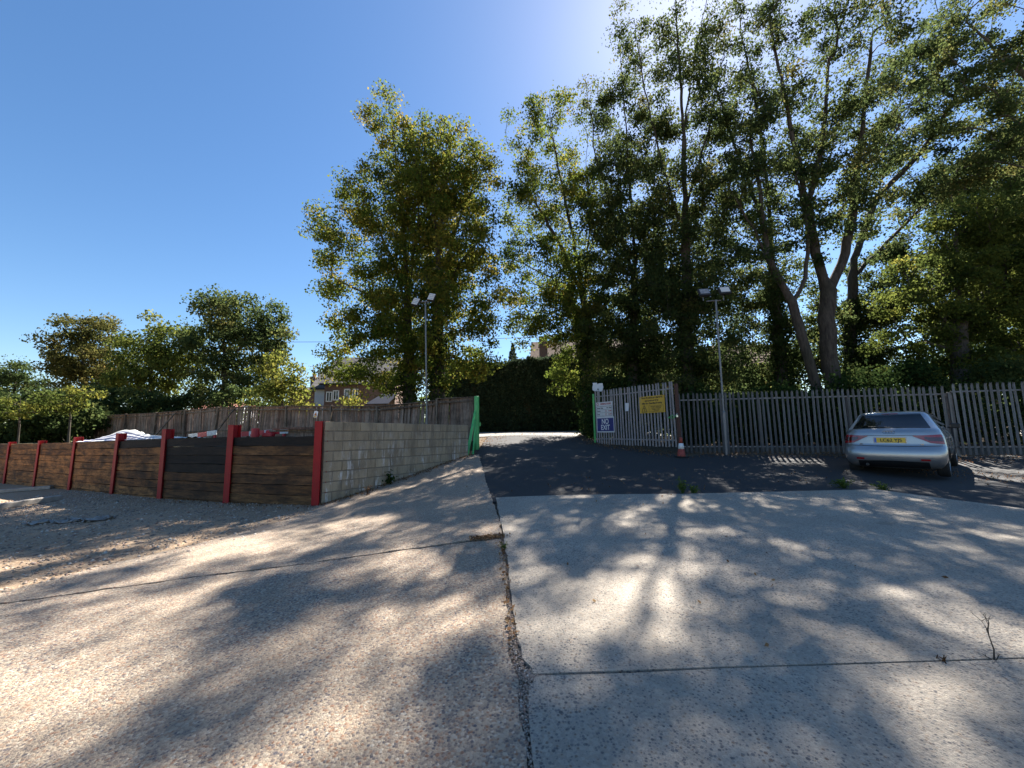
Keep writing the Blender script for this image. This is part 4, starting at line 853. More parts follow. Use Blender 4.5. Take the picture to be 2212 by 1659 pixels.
def make_tree(name, label, cat, group, trunks, ells, Y, R0, leafm, barkm, dens=.95, nleaf=120, lsize=.145, crad=.55, tone=.5, gnds=None, ivy=0, depth=1.3, upw=.9, extra=None, flare=1.35):
    rt = trunks[0]['px'][0][0] > 1200 and Y < 20.5; dens *= DENS * (1.36 if rt else 1.0); nleaf *= (1.75 if rt else 1.0); crad *= (1.08 if rt else 1.15); upw *= (1.5 if rt else 1); lsize *= LSZ * (.91 if rt else 1); R0 *= .8; tw_ = []
    for tr in trunks:
        pts = [tuple(at(u, v, Y + (dy[0] if dy else 0))) for u, v, *dy in tr['px']]
        tw_.append({'pts': pts, 'from': tr.get('from')})
    base = tw_[0]['pts'][0]; zb = (gnds if gnds is not None else g1(base[0], base[1])) - .15
    p0, p1 = np.array(tw_[0]['pts'][0]), np.array(tw_[0]['pts'][1]); b_ = p0.copy(); b_[2] = zb; b_[:2] = p0[:2] + (p0[:2] - p1[:2]) * min(.5, (p0[2] - zb) / max(.5, p1[2] - p0[2])) * .6
    tw_[0]['pts'] = [tuple(b_)] + ([tw_[0]['pts'][0]] if p0[2] > zb + .4 else []) + tw_[0]['pts'][1:]
    vd = (lambda v: float(np.interp(v, [-60, 60, 330, 420, 600, 680], [.08, .30, .62, .88, 1.0, 1.2]))) if rt else None
    vf = (lambda v: float(np.interp(v, [300, 480, 680], [.2, .7, 1.3]))) if rt else None
    cl = blob_points(ells, Y, dens, depth, vd); cl = cl[cl[:, 2] > zb + .8]
    chains, lp = grow(tw_, cl, R0, upw)
    P_, R_ = chains[0] if chains[0][1][0] >= R0 * .9 else max(chains, key=lambda c: c[1][0])
    for c in cl:
        for q in range(4):
            dv = rng.normal(0, 1, 3); dv[2] = abs(dv[2]) * .4; dv /= np.linalg.norm(dv); chains.append(([c, c + dv * crad * .45 + [0, 0, .05], c + dv * crad * .9], [.009, .006, .003]))
    R_[0] *= flare; R_[1] *= (flare + 1) / 2
    root = thing(name, tuple(b_), label, cat, group)
    V, Q = tubes_np(chains, lambda r: 12 if r > .15 else 7 if r > .05 else 4 if r > .012 else 3); obj('trunk', npmesh('trunk', V, Q), barkm, root, None, True)
    n_per = rng.poisson(nleaf, len(cl)); ct = np.clip(rng.normal(tone, .20, len(cl)), 0, 1); C, S, Tn = [], [], []
    for i, c in enumerate(cl):
        k = n_per[i]; r = crad * rng.uniform(.65, 1.3); g = rng.normal(0, 1, (k, 3)); g /= np.linalg.norm(g, axis=1)[:, None] + 1e-9; g *= (rng.uniform(0, 1, (k, 1)) ** .45) * r; g[:, 2] = g[:, 2] * .62 - (g[:, 0] ** 2 + g[:, 1] ** 2) * .25
        C.append(c + g); S.append(lsize * rng.uniform(.6, 1.25, k)); Tn.append(np.clip(ct[i] + rng.normal(0, .14, k), 0, 1))
    fb = blob_points([(e[0], e[1], e[2] * 1.12, e[3] * 1.12) + tuple(e[4:]) for e in ells], Y, dens * nleaf * .08, depth, vf); fb = fb[fb[:, 2] > zb + 1]; C.append(fb); S.append(lsize * rng.uniform(.5, 1.1, len(fb))); Tn.append(np.clip(rng.normal(tone, .25, len(fb)), 0, 1))
    for x, ci, t in lp:
        k = 6; C.append(x + rng.normal(0, .10, (k, 3))); S.append(lsize * rng.uniform(.6, 1.1, k)); Tn.append(np.clip(ct[ci] + rng.normal(0, .14, k), 0, 1))
    V, Q, Tn = leaf_cards(np.concatenate(C), np.concatenate(S), np.concatenate(Tn)); obj('crown', npmesh('crown', V, Q, Tn), leafm, root)
    if ivy:
        C = []; tp_ = np.array(P_); L = len(tp_)
        for i in range(L):
            if R_[i] < .05 or tp_[i, 2] > ivy: continue
            k = 260; a = rng.uniform(0, 2 * np.pi, k); rr = R_[i] + rng.gamma(2, .07, k); C.append(np.c_[tp_[i, 0] + rr * np.cos(a), tp_[i, 1] + rr * np.sin(a), tp_[i, 2] + rng.uniform(-.3, .3, k)])
        if C:
            C = np.concatenate(C); V, Q, Tn = leaf_cards(C, rng.uniform(.07, .14, len(C)), rng.uniform(0, 1, len(C)), .6); obj('ivy', npmesh('ivy', V, Q, Tn), 'leaf_ivy', root)
    return root
DENS, LSZ = 2.0, .86
GR = 'tall trees behind the fences'
make_tree('lime_tree', 'left of the twin lime trees, golden-green with sprays reaching left over the fence', 'tree', GR,
  [{'px': [(884, 850), (880, 640), (872, 500), (860, 380), (846, 260)]}, {'px': [(882, 690), (850, 560), (800, 460), (740, 420)], 'from': 0}, {'px': [(880, 640), (905, 480), (900, 340)], 'from': 0}, {'px': [(882, 720), (800, 640), (720, 600)], 'from': 0}, {'px': [(846, 262), (838, 212)], 'from': 0}, {'px': [(862, 390), (815, 300), (785, 250)], 'from': 0}],
  [(860, 330, 50, 70), (890, 430, 60, 90), (800, 420, 62, 55), (740, 440, 50, 32), (770, 510, 85, 40), (850, 520, 60, 90), (720, 545, 45, 22), (770, 590, 85, 38), (860, 640, 60, 80), (790, 660, 55, 35), (760, 690, 40, 22), (840, 740, 70, 60), (760, 745, 50, 28), (840, 810, 85, 42), (735, 765, 45, 18), (815, 265, 36, 26), (842, 225, 26, 22), (795, 240, 22, 14), (865, 290, 40, 40), (900, 350, 50, 60), (910, 600, 50, 80), (690, 500, 30, 14), (700, 470, 30, 16), (720, 620, 40, 16), (800, 700, 60, 40), (740, 800, 50, 26), (790, 800, 60, 36), (700, 560, 34, 14), (840, 400, 50, 50), (830, 600, 60, 60), (870, 480, 50, 60), (900, 740, 60, 60), (895, 820, 70, 45), (905, 300, 40, 40), (900, 540, 60, 70), (860, 700, 60, 60), (780, 470, 60, 40), (750, 640, 50, 30), (730, 700, 40, 18), (720, 800, 34, 22), (795, 838, 45, 22)],
  17.4, .36, 'leaf_lime', 'bark_dark', .80, 120, .135, .5, .6, gnds=1.3, ivy=4.5)
make_tree('lime_tree', 'right of the twin lime trees, dense and round-topped behind the fence end', 'tree', GR,
  [{'px': [(948, 850), (946, 640), (950, 500), (965, 380), (975, 290)]}, {'px': [(946, 620), (990, 480), (1030, 380)], 'from': 0}, {'px': [(947, 660), (1000, 560), (1050, 500)], 'from': 0}, {'px': [(948, 560), (930, 420), (935, 320)], 'from': 0}],
  [(960, 300, 62, 42), (1010, 310, 42, 48), (1040, 390, 42, 62), (960, 400, 78, 80), (1000, 480, 76, 70), (940, 540, 60, 80), (1030, 570, 50, 62), (980, 630, 80, 58), (1040, 680, 42, 52), (960, 720, 82, 60), (1020, 750, 50, 30), (930, 800, 62, 48), (1035, 800, 28, 20), (990, 800, 30, 24), (930, 280, 34, 26), (910, 420, 50, 80), (1000, 370, 70, 60), (1050, 460, 36, 60), (1060, 560, 30, 50), (1055, 640, 36, 50), (900, 660, 50, 60), (920, 360, 46, 50), (1000, 560, 60, 60), (1060, 760, 26, 30), (930, 480, 60, 80), (950, 620, 60, 60), (905, 760, 50, 50), (1000, 700, 60, 50), (1000, 780, 50, 36), (980, 420, 60, 60)],
  17.0, .38, 'leaf_lime', 'bark_dark', .80, 120, .135, .5, .62, gnds=1.2, ivy=6)
make_tree('ash_tree', 'airy tree with fan of bare limbs left of the drive behind the hedge corner', 'tree', GR,
  [{'px': [(1270, 840), (1264, 700), (1262, 640)]}, {'px': [(1263, 650), (1215, 540), (1165, 450), (1120, 380)], 'from': 0}, {'px': [(1263, 650), (1235, 500), (1205, 360), (1185, 230)], 'from': 0}, {'px': [(1262, 640), (1275, 480), (1265, 330)], 'from': 0}, {'px': [(1264, 690), (1190, 600), (1110, 560)], 'from': 0}],
  [(1190, 215, 38, 45), (1140, 285, 58, 60), (1210, 290, 70, 70), (1120, 370, 46, 50), (1190, 400, 90, 60), (1130, 460, 56, 60), (1220, 480, 80, 70), (1140, 560, 66, 50), (1230, 590, 70, 70), (1150, 660, 70, 40), (1210, 680, 70, 50), (1130, 720, 36, 30), (1250, 740, 60, 50), (1265, 380, 40, 90), (1110, 620, 40, 40), (1170, 730, 50, 30), (1240, 800, 50, 50), (1260, 660, 60, 60)],
  19.0, .34, 'leaf_lime', 'bark_dark', .50, 80, .15, .55, .5, ivy=7.5)
make_tree('ivy_clad_tree', 'ivy-clad tree just right of the drive behind the gate leaf', 'tree', GR,
  [{'px': [(1366, 840), (1368, 700), (1372, 560), (1362, 420), (1350, 250), (1340, 110)]}, {'px': [(1370, 600), (1320, 450), (1285, 330), (1275, 230)], 'from': 0}, {'px': [(1370, 560), (1410, 420), (1420, 260)], 'from': 0}, {'px': [(1372, 560), (1440, 470)], 'from': 0}],
  [(1285, 230, 36, 60), (1340, 140, 60, 60), (1340, 250, 70, 80), (1320, 370, 70, 70), (1400, 330, 66, 100), (1340, 500, 66, 70), (1410, 500, 60, 80), (1330, 620, 60, 50), (1390, 660, 80, 60), (1320, 740, 60, 50), (1380, 770, 80, 50), (1300, 800, 40, 60), (1300, 560, 50, 60), (1290, 690, 50, 50), (1430, 600, 50, 60), (1430, 800, 60, 40), (1300, 460, 50, 60)],
  18.0, .34, 'leaf_green', 'bark_dark', .72, 95, .15, .55, .5, ivy=8)
make_tree('ivy_clad_tree', 'tall straight dark tree rising behind the hinge post', 'tree', GR,
  [{'px': [(1487, 845), (1485, 650), (1480, 450), (1474, 250), (1462, 60), (1455, -80)]}, {'px': [(1482, 520), (1430, 360), (1390, 180), (1370, 40)], 'from': 0}, {'px': [(1480, 450), (1530, 290), (1560, 120)], 'from': 0}, {'px': [(1476, 300), (1500, 120), (1540, -60)], 'from': 0}],
  [(1360, 40, 48, 60), (1420, 120, 70, 80), (1400, -60, 80, 80), (1500, 40, 90, 90), (1480, 210, 80, 90), (1420, 300, 56, 80), (1540, 250, 60, 100), (1480, 400, 80, 80), (1440, 520, 60, 70), (1530, 470, 60, 80), (1480, 640, 80, 70), (1430, 720, 60, 50), (1510, 740, 70, 60), (1540, -80, 100, 80), (1430, 620, 50, 60), (1540, 620, 50, 60), (1470, 800, 70, 40), (1545, 800, 50, 40)],
  16.3, .36, 'leaf_green', 'bark_dark', .70, 95, .145, .55, .5, ivy=8)
make_tree('ivy_clad_tree', 'dark slender tree with limb arching left over the second floodlight', 'tree', GR,
  [{'px': [(1690, 845), (1680, 700), (1672, 600), (1640, 460), (1590, 320), (1545, 190)]}, {'px': [(1672, 600), (1660, 420), (1640, 260), (1600, 60)], 'from': 0}, {'px': [(1650, 500), (1560, 420), (1500, 390)], 'from': 0}],
  [(1560, 130, 60, 80), (1620, 60, 70, 90), (1620, 220, 70, 80), (1580, 330, 66, 80), (1650, 400, 60, 80), (1570, 470, 70, 50), (1610, 560, 80, 50), (1560, 640, 70, 36), (1640, 680, 60, 50), (1560, 720, 56, 36), (1660, 760, 50, 40), (1600, -70, 90, 80), (1700, 620, 50, 60), (1720, 720, 50, 50), (1640, 620, 60, 40), (1520, 560, 40, 50), (1720, 790, 50, 40)],
  18.0, .34, 'leaf_green', 'bark_dark', .66, 90, .145, .55, .45, ivy=9)
make_tree('sycamore_tree', 'pale leaning trunk immediately left of the forked pale trunk', 'tree', GR,
  [{'px': [(1768, 848), (1748, 780), (1728, 710), (1710, 655), (1680, 600), (1640, 520), (1590, 430)]}, {'px': [(1712, 660), (1740, 600), (1745, 500), (1720, 380)], 'from': 0}, {'px': [(1660, 560), (1640, 400), (1610, 250)], 'from': 0}],
  [(1600, 420, 60, 70), (1640, 330, 70, 90), (1600, 230, 60, 70), (1720, 400, 60, 80), (1680, 510, 60, 50), (1640, 580, 50, 36), (1590, 540, 40, 40), (1760, 530, 40, 50)],
  14.9, .21, 'leaf_green', 'bark_pale', .62, 95, .14, .52, .4)
make_tree('sycamore_tree', 'big pale trunk forking in two behind the fence left of the car', 'tree', GR,
  [{'px': [(1800, 852), (1792, 760), (1784, 690), (1790, 628), (1818, 570), (1842, 470), (1852, 360), (1870, 220), (1885, 60)]}, {'px': [(1790, 632), (1766, 570), (1748, 460), (1720, 330), (1690, 190), (1660, 40)], 'from': 0}, {'px': [(1846, 440), (1900, 340), (1960, 240)], 'from': 0}, {'px': [(1745, 440), (1780, 300), (1790, 130)], 'from': 0}],
  [(1680, 60, 70, 80), (1690, 200, 60, 80), (1780, 60, 90, 90), (1770, 220, 70, 80), (1870, 80, 90, 90), (1860, 240, 80, 80), (1740, 340, 60, 70), (1820, 370, 70, 70), (1930, 200, 70, 80), (1900, 370, 60, 60), (1780, 470, 60, 50), (1870, 480, 60, 50), (1720, -80, 110, 90), (1860, -90, 110, 90), (1960, -40, 90, 90)],
  15.4, .36, 'leaf_green', 'bark_pale', .70, 100, .145, .55, .5)
make_tree('sycamore_tree', 'dark trunk half hidden right of the forked pale trunk', 'tree', GR,
  [{'px': [(1836, 845), (1838, 700), (1845, 560), (1890, 430), (1940, 300)]}, {'px': [(1842, 600), (1920, 520), (2000, 440)], 'from': 0}, {'px': [(1890, 430), (1990, 330), (2060, 220)], 'from': 0}],
  [(1940, 300, 70, 80), (1980, 150, 80, 90), (2050, 250, 70, 80), (1960, 430, 60, 50), (2030, 390, 60, 60), (1900, 580, 60, 40), (1870, 680, 50, 50), (2060, 60, 90, 90), (2000, -80, 110, 80), (1880, 770, 60, 40), (1900, 660, 60, 60), (1960, 540, 60, 50), (1780, 680, 40, 60), (1760, 760, 50, 40), (1880, 820, 60, 30), (1980, 620, 60, 50)],
  18.6, .38, 'leaf_green', 'bark_dark', .66, 95, .15, .55, .45, ivy=8)
make_tree('beech_tree', 'low-branching tree whose layered foliage hangs over the fence beyond the car', 'tree', GR,
  [{'px': [(2075, 842), (2072, 700), (2065, 560), (2060, 420)]}, {'px': [(2073, 720), (2000, 650), (1930, 640)], 'from': 0}, {'px': [(2072, 690), (2140, 620), (2210, 590)], 'from': 0}, {'px': [(2074, 760), (2000, 740), (1940, 750)], 'from': 0}],
  [(2060, 500, 80, 60), (2000, 590, 76, 46), (2110, 600, 90, 56), (2190, 560, 80, 70), (1950, 660, 62, 34), (2050, 690, 90, 46), (2150, 700, 90, 50), (1950, 740, 66, 34), (2050, 780, 90, 36), (2170, 790, 90, 38), (1950, 805, 50, 22), (2240, 680, 70, 90), (2160, 470, 80, 60)],
  15.0, .38, 'leaf_yellow', 'bark_dark', .80, 110, .14, .52, .25, depth=1.3)
make_tree('beech_tree', 'overhanging tree filling the upper right corner', 'tree', GR,
  [{'px': [(2400, 845), (2390, 500), (2330, 250), (2250, 100)]}, {'px': [(2380, 450), (2250, 330), (2140, 300)], 'from': 0}, {'px': [(2340, 280), (2200, 150), (2100, 60)], 'from': 0}],
  [(2120, 60, 80, 90), (2110, 220, 70, 70), (2190, 140, 80, 90), (2190, 330, 80, 70), (2110, 360, 60, 60), (2270, 260, 80, 90), (2280, 430, 80, 80), (2160, -80, 120, 80), (2300, 80, 100, 120), (2330, 560, 80, 90)],
  15.6, .42, 'leaf_green', 'bark_grey', .72, 95, .15, .58, .6, depth=1.4)
make_tree('beech_tree', 'far dark tree added at the right edge to shade the ground by the car', 'tree', GR,  # tree put in to shade ground right of the car and fill sky gaps
  [{'px': [(2250, 845), (2245, 600), (2230, 420), (2220, 300)]}, {'px': [(2246, 620), (2170, 520), (2110, 450)], 'from': 0}],
  [(2120, 560, 80, 80), (2220, 480, 100, 100), (2300, 600, 90, 100), (2120, 420, 80, 70), (2230, 320, 90, 90), (2180, 680, 90, 60), (2080, 700, 70, 60), (2350, 450, 90, 100), (2400, 620, 90, 100), (2200, 200, 90, 80), (2330, 250, 90, 90)],
  20.0, .42, 'leaf_green', 'bark_dark', .62, 85, .16, .62, .45, depth=1.3)
# trees beyond the timber fence on the left
LG = 'trees beyond the timber fence'
def far_tree(label, trunk, ells, Y, leafm, tone=.5, dens=.30, nleaf=120, ls=.25, R0=.3, gnds=1.3, cr_=.85, name='garden_tree'):
    return make_tree(name, label, 'tree', LG, trunk, ells, Y, R0, leafm, 'bark_dark', dens, nleaf, ls, cr_, tone, gnds=gnds, depth=1.2)
far_tree('bronze-tinted tree at far left above the timber fence', [{'px': [(180, 900), (182, 800), (175, 720)]}], [(150, 725, 42, 36), (215, 715, 42, 38), (180, 770, 66, 46), (130, 790, 40, 30), (240, 780, 40, 40), (190, 830, 60, 40)], 36, 'leaf_brown', .32)
far_tree('yellow-green spreading tree between the bronze tree and the tall grey-green tree', [{'px': [(330, 900), (325, 800), (335, 740)]}], [(300, 760, 55, 36), (370, 750, 50, 46), (330, 810, 80, 40), (260, 830, 45, 30), (400, 800, 50, 50), (340, 700, 20, 20), (390, 710, 30, 24)], 33, 'leaf_yellow', .35)
far_tree('tallest grey-green tree of the group left of the lime trees', [{'px': [(486, 900), (484, 780), (482, 680)]}, {'px': [(485, 800), (540, 720), (575, 670)], 'from': 0}], [(470, 670, 40, 40), (520, 680, 50, 46), (575, 670, 36, 32), (450, 740, 50, 50), (540, 750, 70, 50), (590, 730, 32, 40), (480, 820, 60, 50), (560, 820, 56, 46)], 32, 'leaf_green', .55, .33)
far_tree('sunlit yellow-green bush beside the gap to the houses', [{'px': [(610, 905), (610, 840)]}], [(600, 800, 38, 36), (630, 830, 30, 30), (590, 850, 45, 32), (645, 855, 26, 22)], 27, 'leaf_yellow', .75, .5, 110, .22, .12)
far_tree('rounded dark green tree at the left edge of the view', [{'px': [(30, 900), (32, 830)]}], [(20, 800, 50, 30), (70, 815, 36, 24), (30, 840, 60, 30)], 40, 'leaf_green', .3)
far_tree('slim sapling with yellow leaves at far left above the tarpaulin', [{'px': [(148, 960), (150, 900), (152, 850)]}], [(155, 845, 36, 18), (120, 865, 22, 16), (150, 880, 30, 12), (190, 850, 22, 14)], 20.5, 'leaf_yellow', .6, 1.3, 60, .15, .06, 1.1, .4, 'sapling')
far_tree('thin sapling at the left edge behind the sleepers', [{'px': [(40, 965), (42, 900), (44, 860)]}], [(30, 870, 32, 18), (70, 890, 28, 16), (20, 900, 30, 20), (90, 860, 18, 12)], 20, 'leaf_yellow', .45, 1.2, 60, .15, .05, 1.0, .4, 'sapling')
# ------------------------------------------------------------------ shrubs, hedges
def leafy_mass(name, label, cat, cen, rad, n, ls, leafm, tone=.4, group=None, zfloor=None, stems=5):
    root = thing(name, (cen[0], cen[1], zfloor), label, cat, group); k = max(8, int(n / 110)); c = rng.normal(0, 1, (k, 3)); c /= np.linalg.norm(c, axis=1)[:, None]; c *= rng.uniform(.3, 1, (k, 1)) ** .4; c = np.array(cen) + c * rad; c[:, 2] = np.maximum(c[:, 2], zfloor + .25)
    idx = rng.integers(0, k, n); g = rng.normal(0, .26, (n, 3)) * [1, 1, .7]; ct = np.clip(rng.normal(tone, .2, k), 0, 1); C = c[idx] + g; C[:, 2] = np.maximum(C[:, 2], zfloor + .04)
    V, Q, T_ = leaf_cards(C, ls * rng.uniform(.6, 1.3, n), np.clip(ct[idx] + rng.normal(0, .12, n), 0, 1), .4); obj('foliage', npmesh('foliage', V, Q, T_), leafm, root)
    mb = MB()
    for i in range(stems):
        j = c[rng.integers(0, k)]; b = (cen[0] + rng.normal(0, rad[0] * .25), cen[1] + rng.normal(0, rad[1] * .25), zfloor - .05); mb.tube([b, ((b[0] + j[0]) / 2, (b[1] + j[1]) / 2, (b[2] + j[2]) / 2 + .1), tuple(j)], [.03, .022, .01], 5)
    part('stem', mb, 'bark_dark', root); return root
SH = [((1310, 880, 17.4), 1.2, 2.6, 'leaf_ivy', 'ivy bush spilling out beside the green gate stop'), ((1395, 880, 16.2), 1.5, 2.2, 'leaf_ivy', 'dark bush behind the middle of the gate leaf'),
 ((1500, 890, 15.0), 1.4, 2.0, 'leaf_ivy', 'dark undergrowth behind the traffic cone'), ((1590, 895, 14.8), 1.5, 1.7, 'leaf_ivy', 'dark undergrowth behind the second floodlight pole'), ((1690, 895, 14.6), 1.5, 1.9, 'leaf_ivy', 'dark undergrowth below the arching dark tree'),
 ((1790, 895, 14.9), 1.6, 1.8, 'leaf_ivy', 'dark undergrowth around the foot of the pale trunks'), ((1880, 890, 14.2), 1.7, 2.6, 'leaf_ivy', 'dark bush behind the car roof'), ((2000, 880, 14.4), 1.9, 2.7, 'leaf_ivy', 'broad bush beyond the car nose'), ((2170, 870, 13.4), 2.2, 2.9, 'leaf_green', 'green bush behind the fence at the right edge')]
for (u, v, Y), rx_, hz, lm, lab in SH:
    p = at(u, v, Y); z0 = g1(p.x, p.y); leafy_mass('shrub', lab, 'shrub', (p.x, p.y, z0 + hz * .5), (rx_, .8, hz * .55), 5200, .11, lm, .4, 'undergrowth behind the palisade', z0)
for u, Y, rx_, lab in ((1425, 18.6, 2.0, 'tall dark bush between the two ivy-clad trunks behind the gate'), (1560, 18.4, 2.0, 'tall dark bush behind the second floodlight pole'), (1735, 18.8, 2.1, 'tall dark bush behind the pale leaning trunk'), (1905, 18.0, 2.2, 'tall dark bush right of the forked trunk'), (2060, 17.4, 2.2, 'tall dark bush behind the low-branching tree'), (2200, 16.6, 2.3, 'tall dark bush at the far right behind the fence')):
    p = at(u, 850, Y); z0 = g1(p.x, p.y); leafy_mass('shrub', lab, 'shrub', (p.x, p.y, z0 + 2.2), (rx_, 1.0, 2.3), 7000, .13, 'leaf_green', .25, 'undergrowth behind the palisade', z0)
LSH = [((20, 905, 22.5), 2.6, 2.6, 'bush at the far left edge behind the sleepers'), ((110, 900, 23), 2.6, 2.4, 'dark bush below the yellow saplings'), ((215, 888, 26), 2.8, 3.0, 'dark bush at the start of the timber fence'), ((300, 870, 29), 3.4, 3.2, 'dark thicket left of the red roof'), ((390, 868, 30), 3.0, 3.0, 'dark thicket just behind the fence below the yellow-green tree'), ((510, 866, 28), 3.6, 3.0, 'dark thicket below the tallest garden tree')]
for (u, v, Y), rx_, hz, lab in LSH:
    p = at(u, v, Y); leafy_mass('shrub', lab, 'shrub', (p.x, p.y, 1.2 + hz * .6), (rx_ * 1.15, 1.0, hz * .72), 6500, .19, 'leaf_green', .35, 'bushes beyond the timber fence', 1.1)
p = at(760, 862, 19.0); leafy_mass('shrub', 'bright yellow-green climber tumbling over the fence top before the brick house', 'shrub', (p.x, p.y, p.z - .15), (.3, .15, .25), 260, .12, 'leaf_yellow', .85, None, 1.3, 3)
def hedge(label, x0, x1, y0, y1, zb, ztop, n, leafm, ls, name='hedge', tone=.4):
    root = thing(name, ((x0 + x1) / 2, y0, zb), label, 'hedge'); nx_, nz_ = int((x1 - x0) / .3), int((ztop(0) - zb) / .3) if callable(ztop) else int((ztop - zb) / .3)
    zt = ztop if callable(ztop) else (lambda x: ztop); V = []; Fc = []
    prof = [(y0 + .15, 0), (y0, .3), (y0, .7), (y0 + .1, .95), (y0 + .35, 1.0), (y1 - .3, 1.0), (y1, .9), (y1, 0)]
    for i in range(nx_ + 1):
        x = x0 + (x1 - x0) * i / nx_
        for y, q in prof: V.append((x + rng.normal(0, .04), y + rng.normal(0, .06) + .3, zb + (zt(x) - zb - .2) * q + rng.normal(0, .05) * (q > 0)))
    k = len(prof); Fc = [(i * k + j, (i + 1) * k + j, (i + 1) * k + j + 1, i * k + j + 1) for i in range(nx_) for j in range(k - 1)]; Fc += [tuple(range(k)), tuple(range(nx_ * k, nx_ * k + k))[::-1]]
    me = bpy.data.meshes.new('core'); me.from_pydata(V, [], Fc); obj('core', me, 'soil', root)
    X = rng.uniform(x0 - .1, x1 + .1, n); zt_ = np.array([zt(x) for x in X]); wtop = (y1 - y0) / ((y1 - y0) + (zt(0) - zb)); top = rng.uniform(0, 1, n) < wtop; q = rng.uniform(0, 1, n)
    lump = .10 * np.sin(X * 2.1 + q * 7) + .07 * np.sin(X * 5.3 + q * 17) + rng.gamma(1.5, .05, n)
    Yy = np.where(top, y0 + (y1 - y0) * q, y0 + .18 - lump); Zz = np.where(top, zt_ - .12 + lump, zb + (zt_ - zb) * q)
    V, Q, T_ = leaf_cards(np.c_[X, Yy, Zz], ls * rng.uniform(.6, 1.4, n), np.clip(rng.normal(tone, .25, n), 0, 1), .4, .6); obj('foliage', npmesh('foliage', V, Q, T_), leafm, root)
hz_ = at(1100, 778, 24.6).z
hedge('tall dark clipped conifer hedge across the road beyond the gate', -5.2, 9, 24.6, 26.6, 1.3, lambda x: hz_ - .12 + .10 * math.sin(x * .9) + .05 * math.sin(x * 2.7) + (.18 if x > 1 else 0), 52000, 'leaf_hedge', .16)
p = at(1620, 795, 21.0); hedge('sunlit-topped garden hedge below the tiled roof', at(1540, 800, 21).x, at(1720, 800, 21).x, 21, 23, 1.2, p.z, 16000, 'leaf_yellow', .13, tone=.3)
# far tree belt closing the horizon
C = []
for a in np.linspace(-75, 75, 150):
    r = 115 + 25 * math.sin(a * .21) + rng.normal(0, 6); hh = 5 + 2.0 * math.sin(a * .37) + 1.5 * math.sin(a * 1.3) + rng.normal(0, .8); k = 170; q = rng.normal(0, 1, (k, 3)); q /= np.linalg.norm(q, axis=1)[:, None]
    C.append(np.array([r * math.sin(R(a)), r * math.cos(R(a)), 1 + hh * .5]) + q * [4, 4, hh * .55])
C = np.concatenate(C); C[:, 2] = np.maximum(C[:, 2], .6); V, Q, T_ = leaf_cards(C, rng.uniform(.8, 1.8, len(C)), rng.uniform(.1, .6, len(C)), .3)
tag(obj('distant_wood', npmesh('wood', V, Q, T_), 'leaf_green'), 'distant belt of trees closing the horizon behind everything', 'trees', None, 'stuff')
# distant conifer above the hedge
p = at(1108, 776, 60); tcf = thing('conifer', (p.x, p.y, 1.4), 'small distant conifer top showing above the hedge', 'tree'); zt = at(1108, 748, 60).z + .3; C = []
for z in np.linspace(2.5, zt, 60):
    r = (zt - z) * .32 + .1; k = int(10 + r * 18); a = rng.uniform(0, 6.28, k); rr = r * rng.uniform(.3, 1, k); C.append(np.c_[p.x + rr * np.cos(a), p.y + rr * np.sin(a), z - rr * .3 + rng.normal(0, .1, k)])
C = np.concatenate(C); V, Q, T_ = leaf_cards(C, rng.uniform(.3, .6, len(C)), rng.uniform(0, 1, len(C)), .3); obj('crown', npmesh('crown', V, Q, T_), 'leaf_hedge', tcf); part('trunk', MB().tube([(p.x, p.y, 1.3), (p.x, p.y, zt - .3)], [.3, .04], 8), 'bark_dark', tcf)
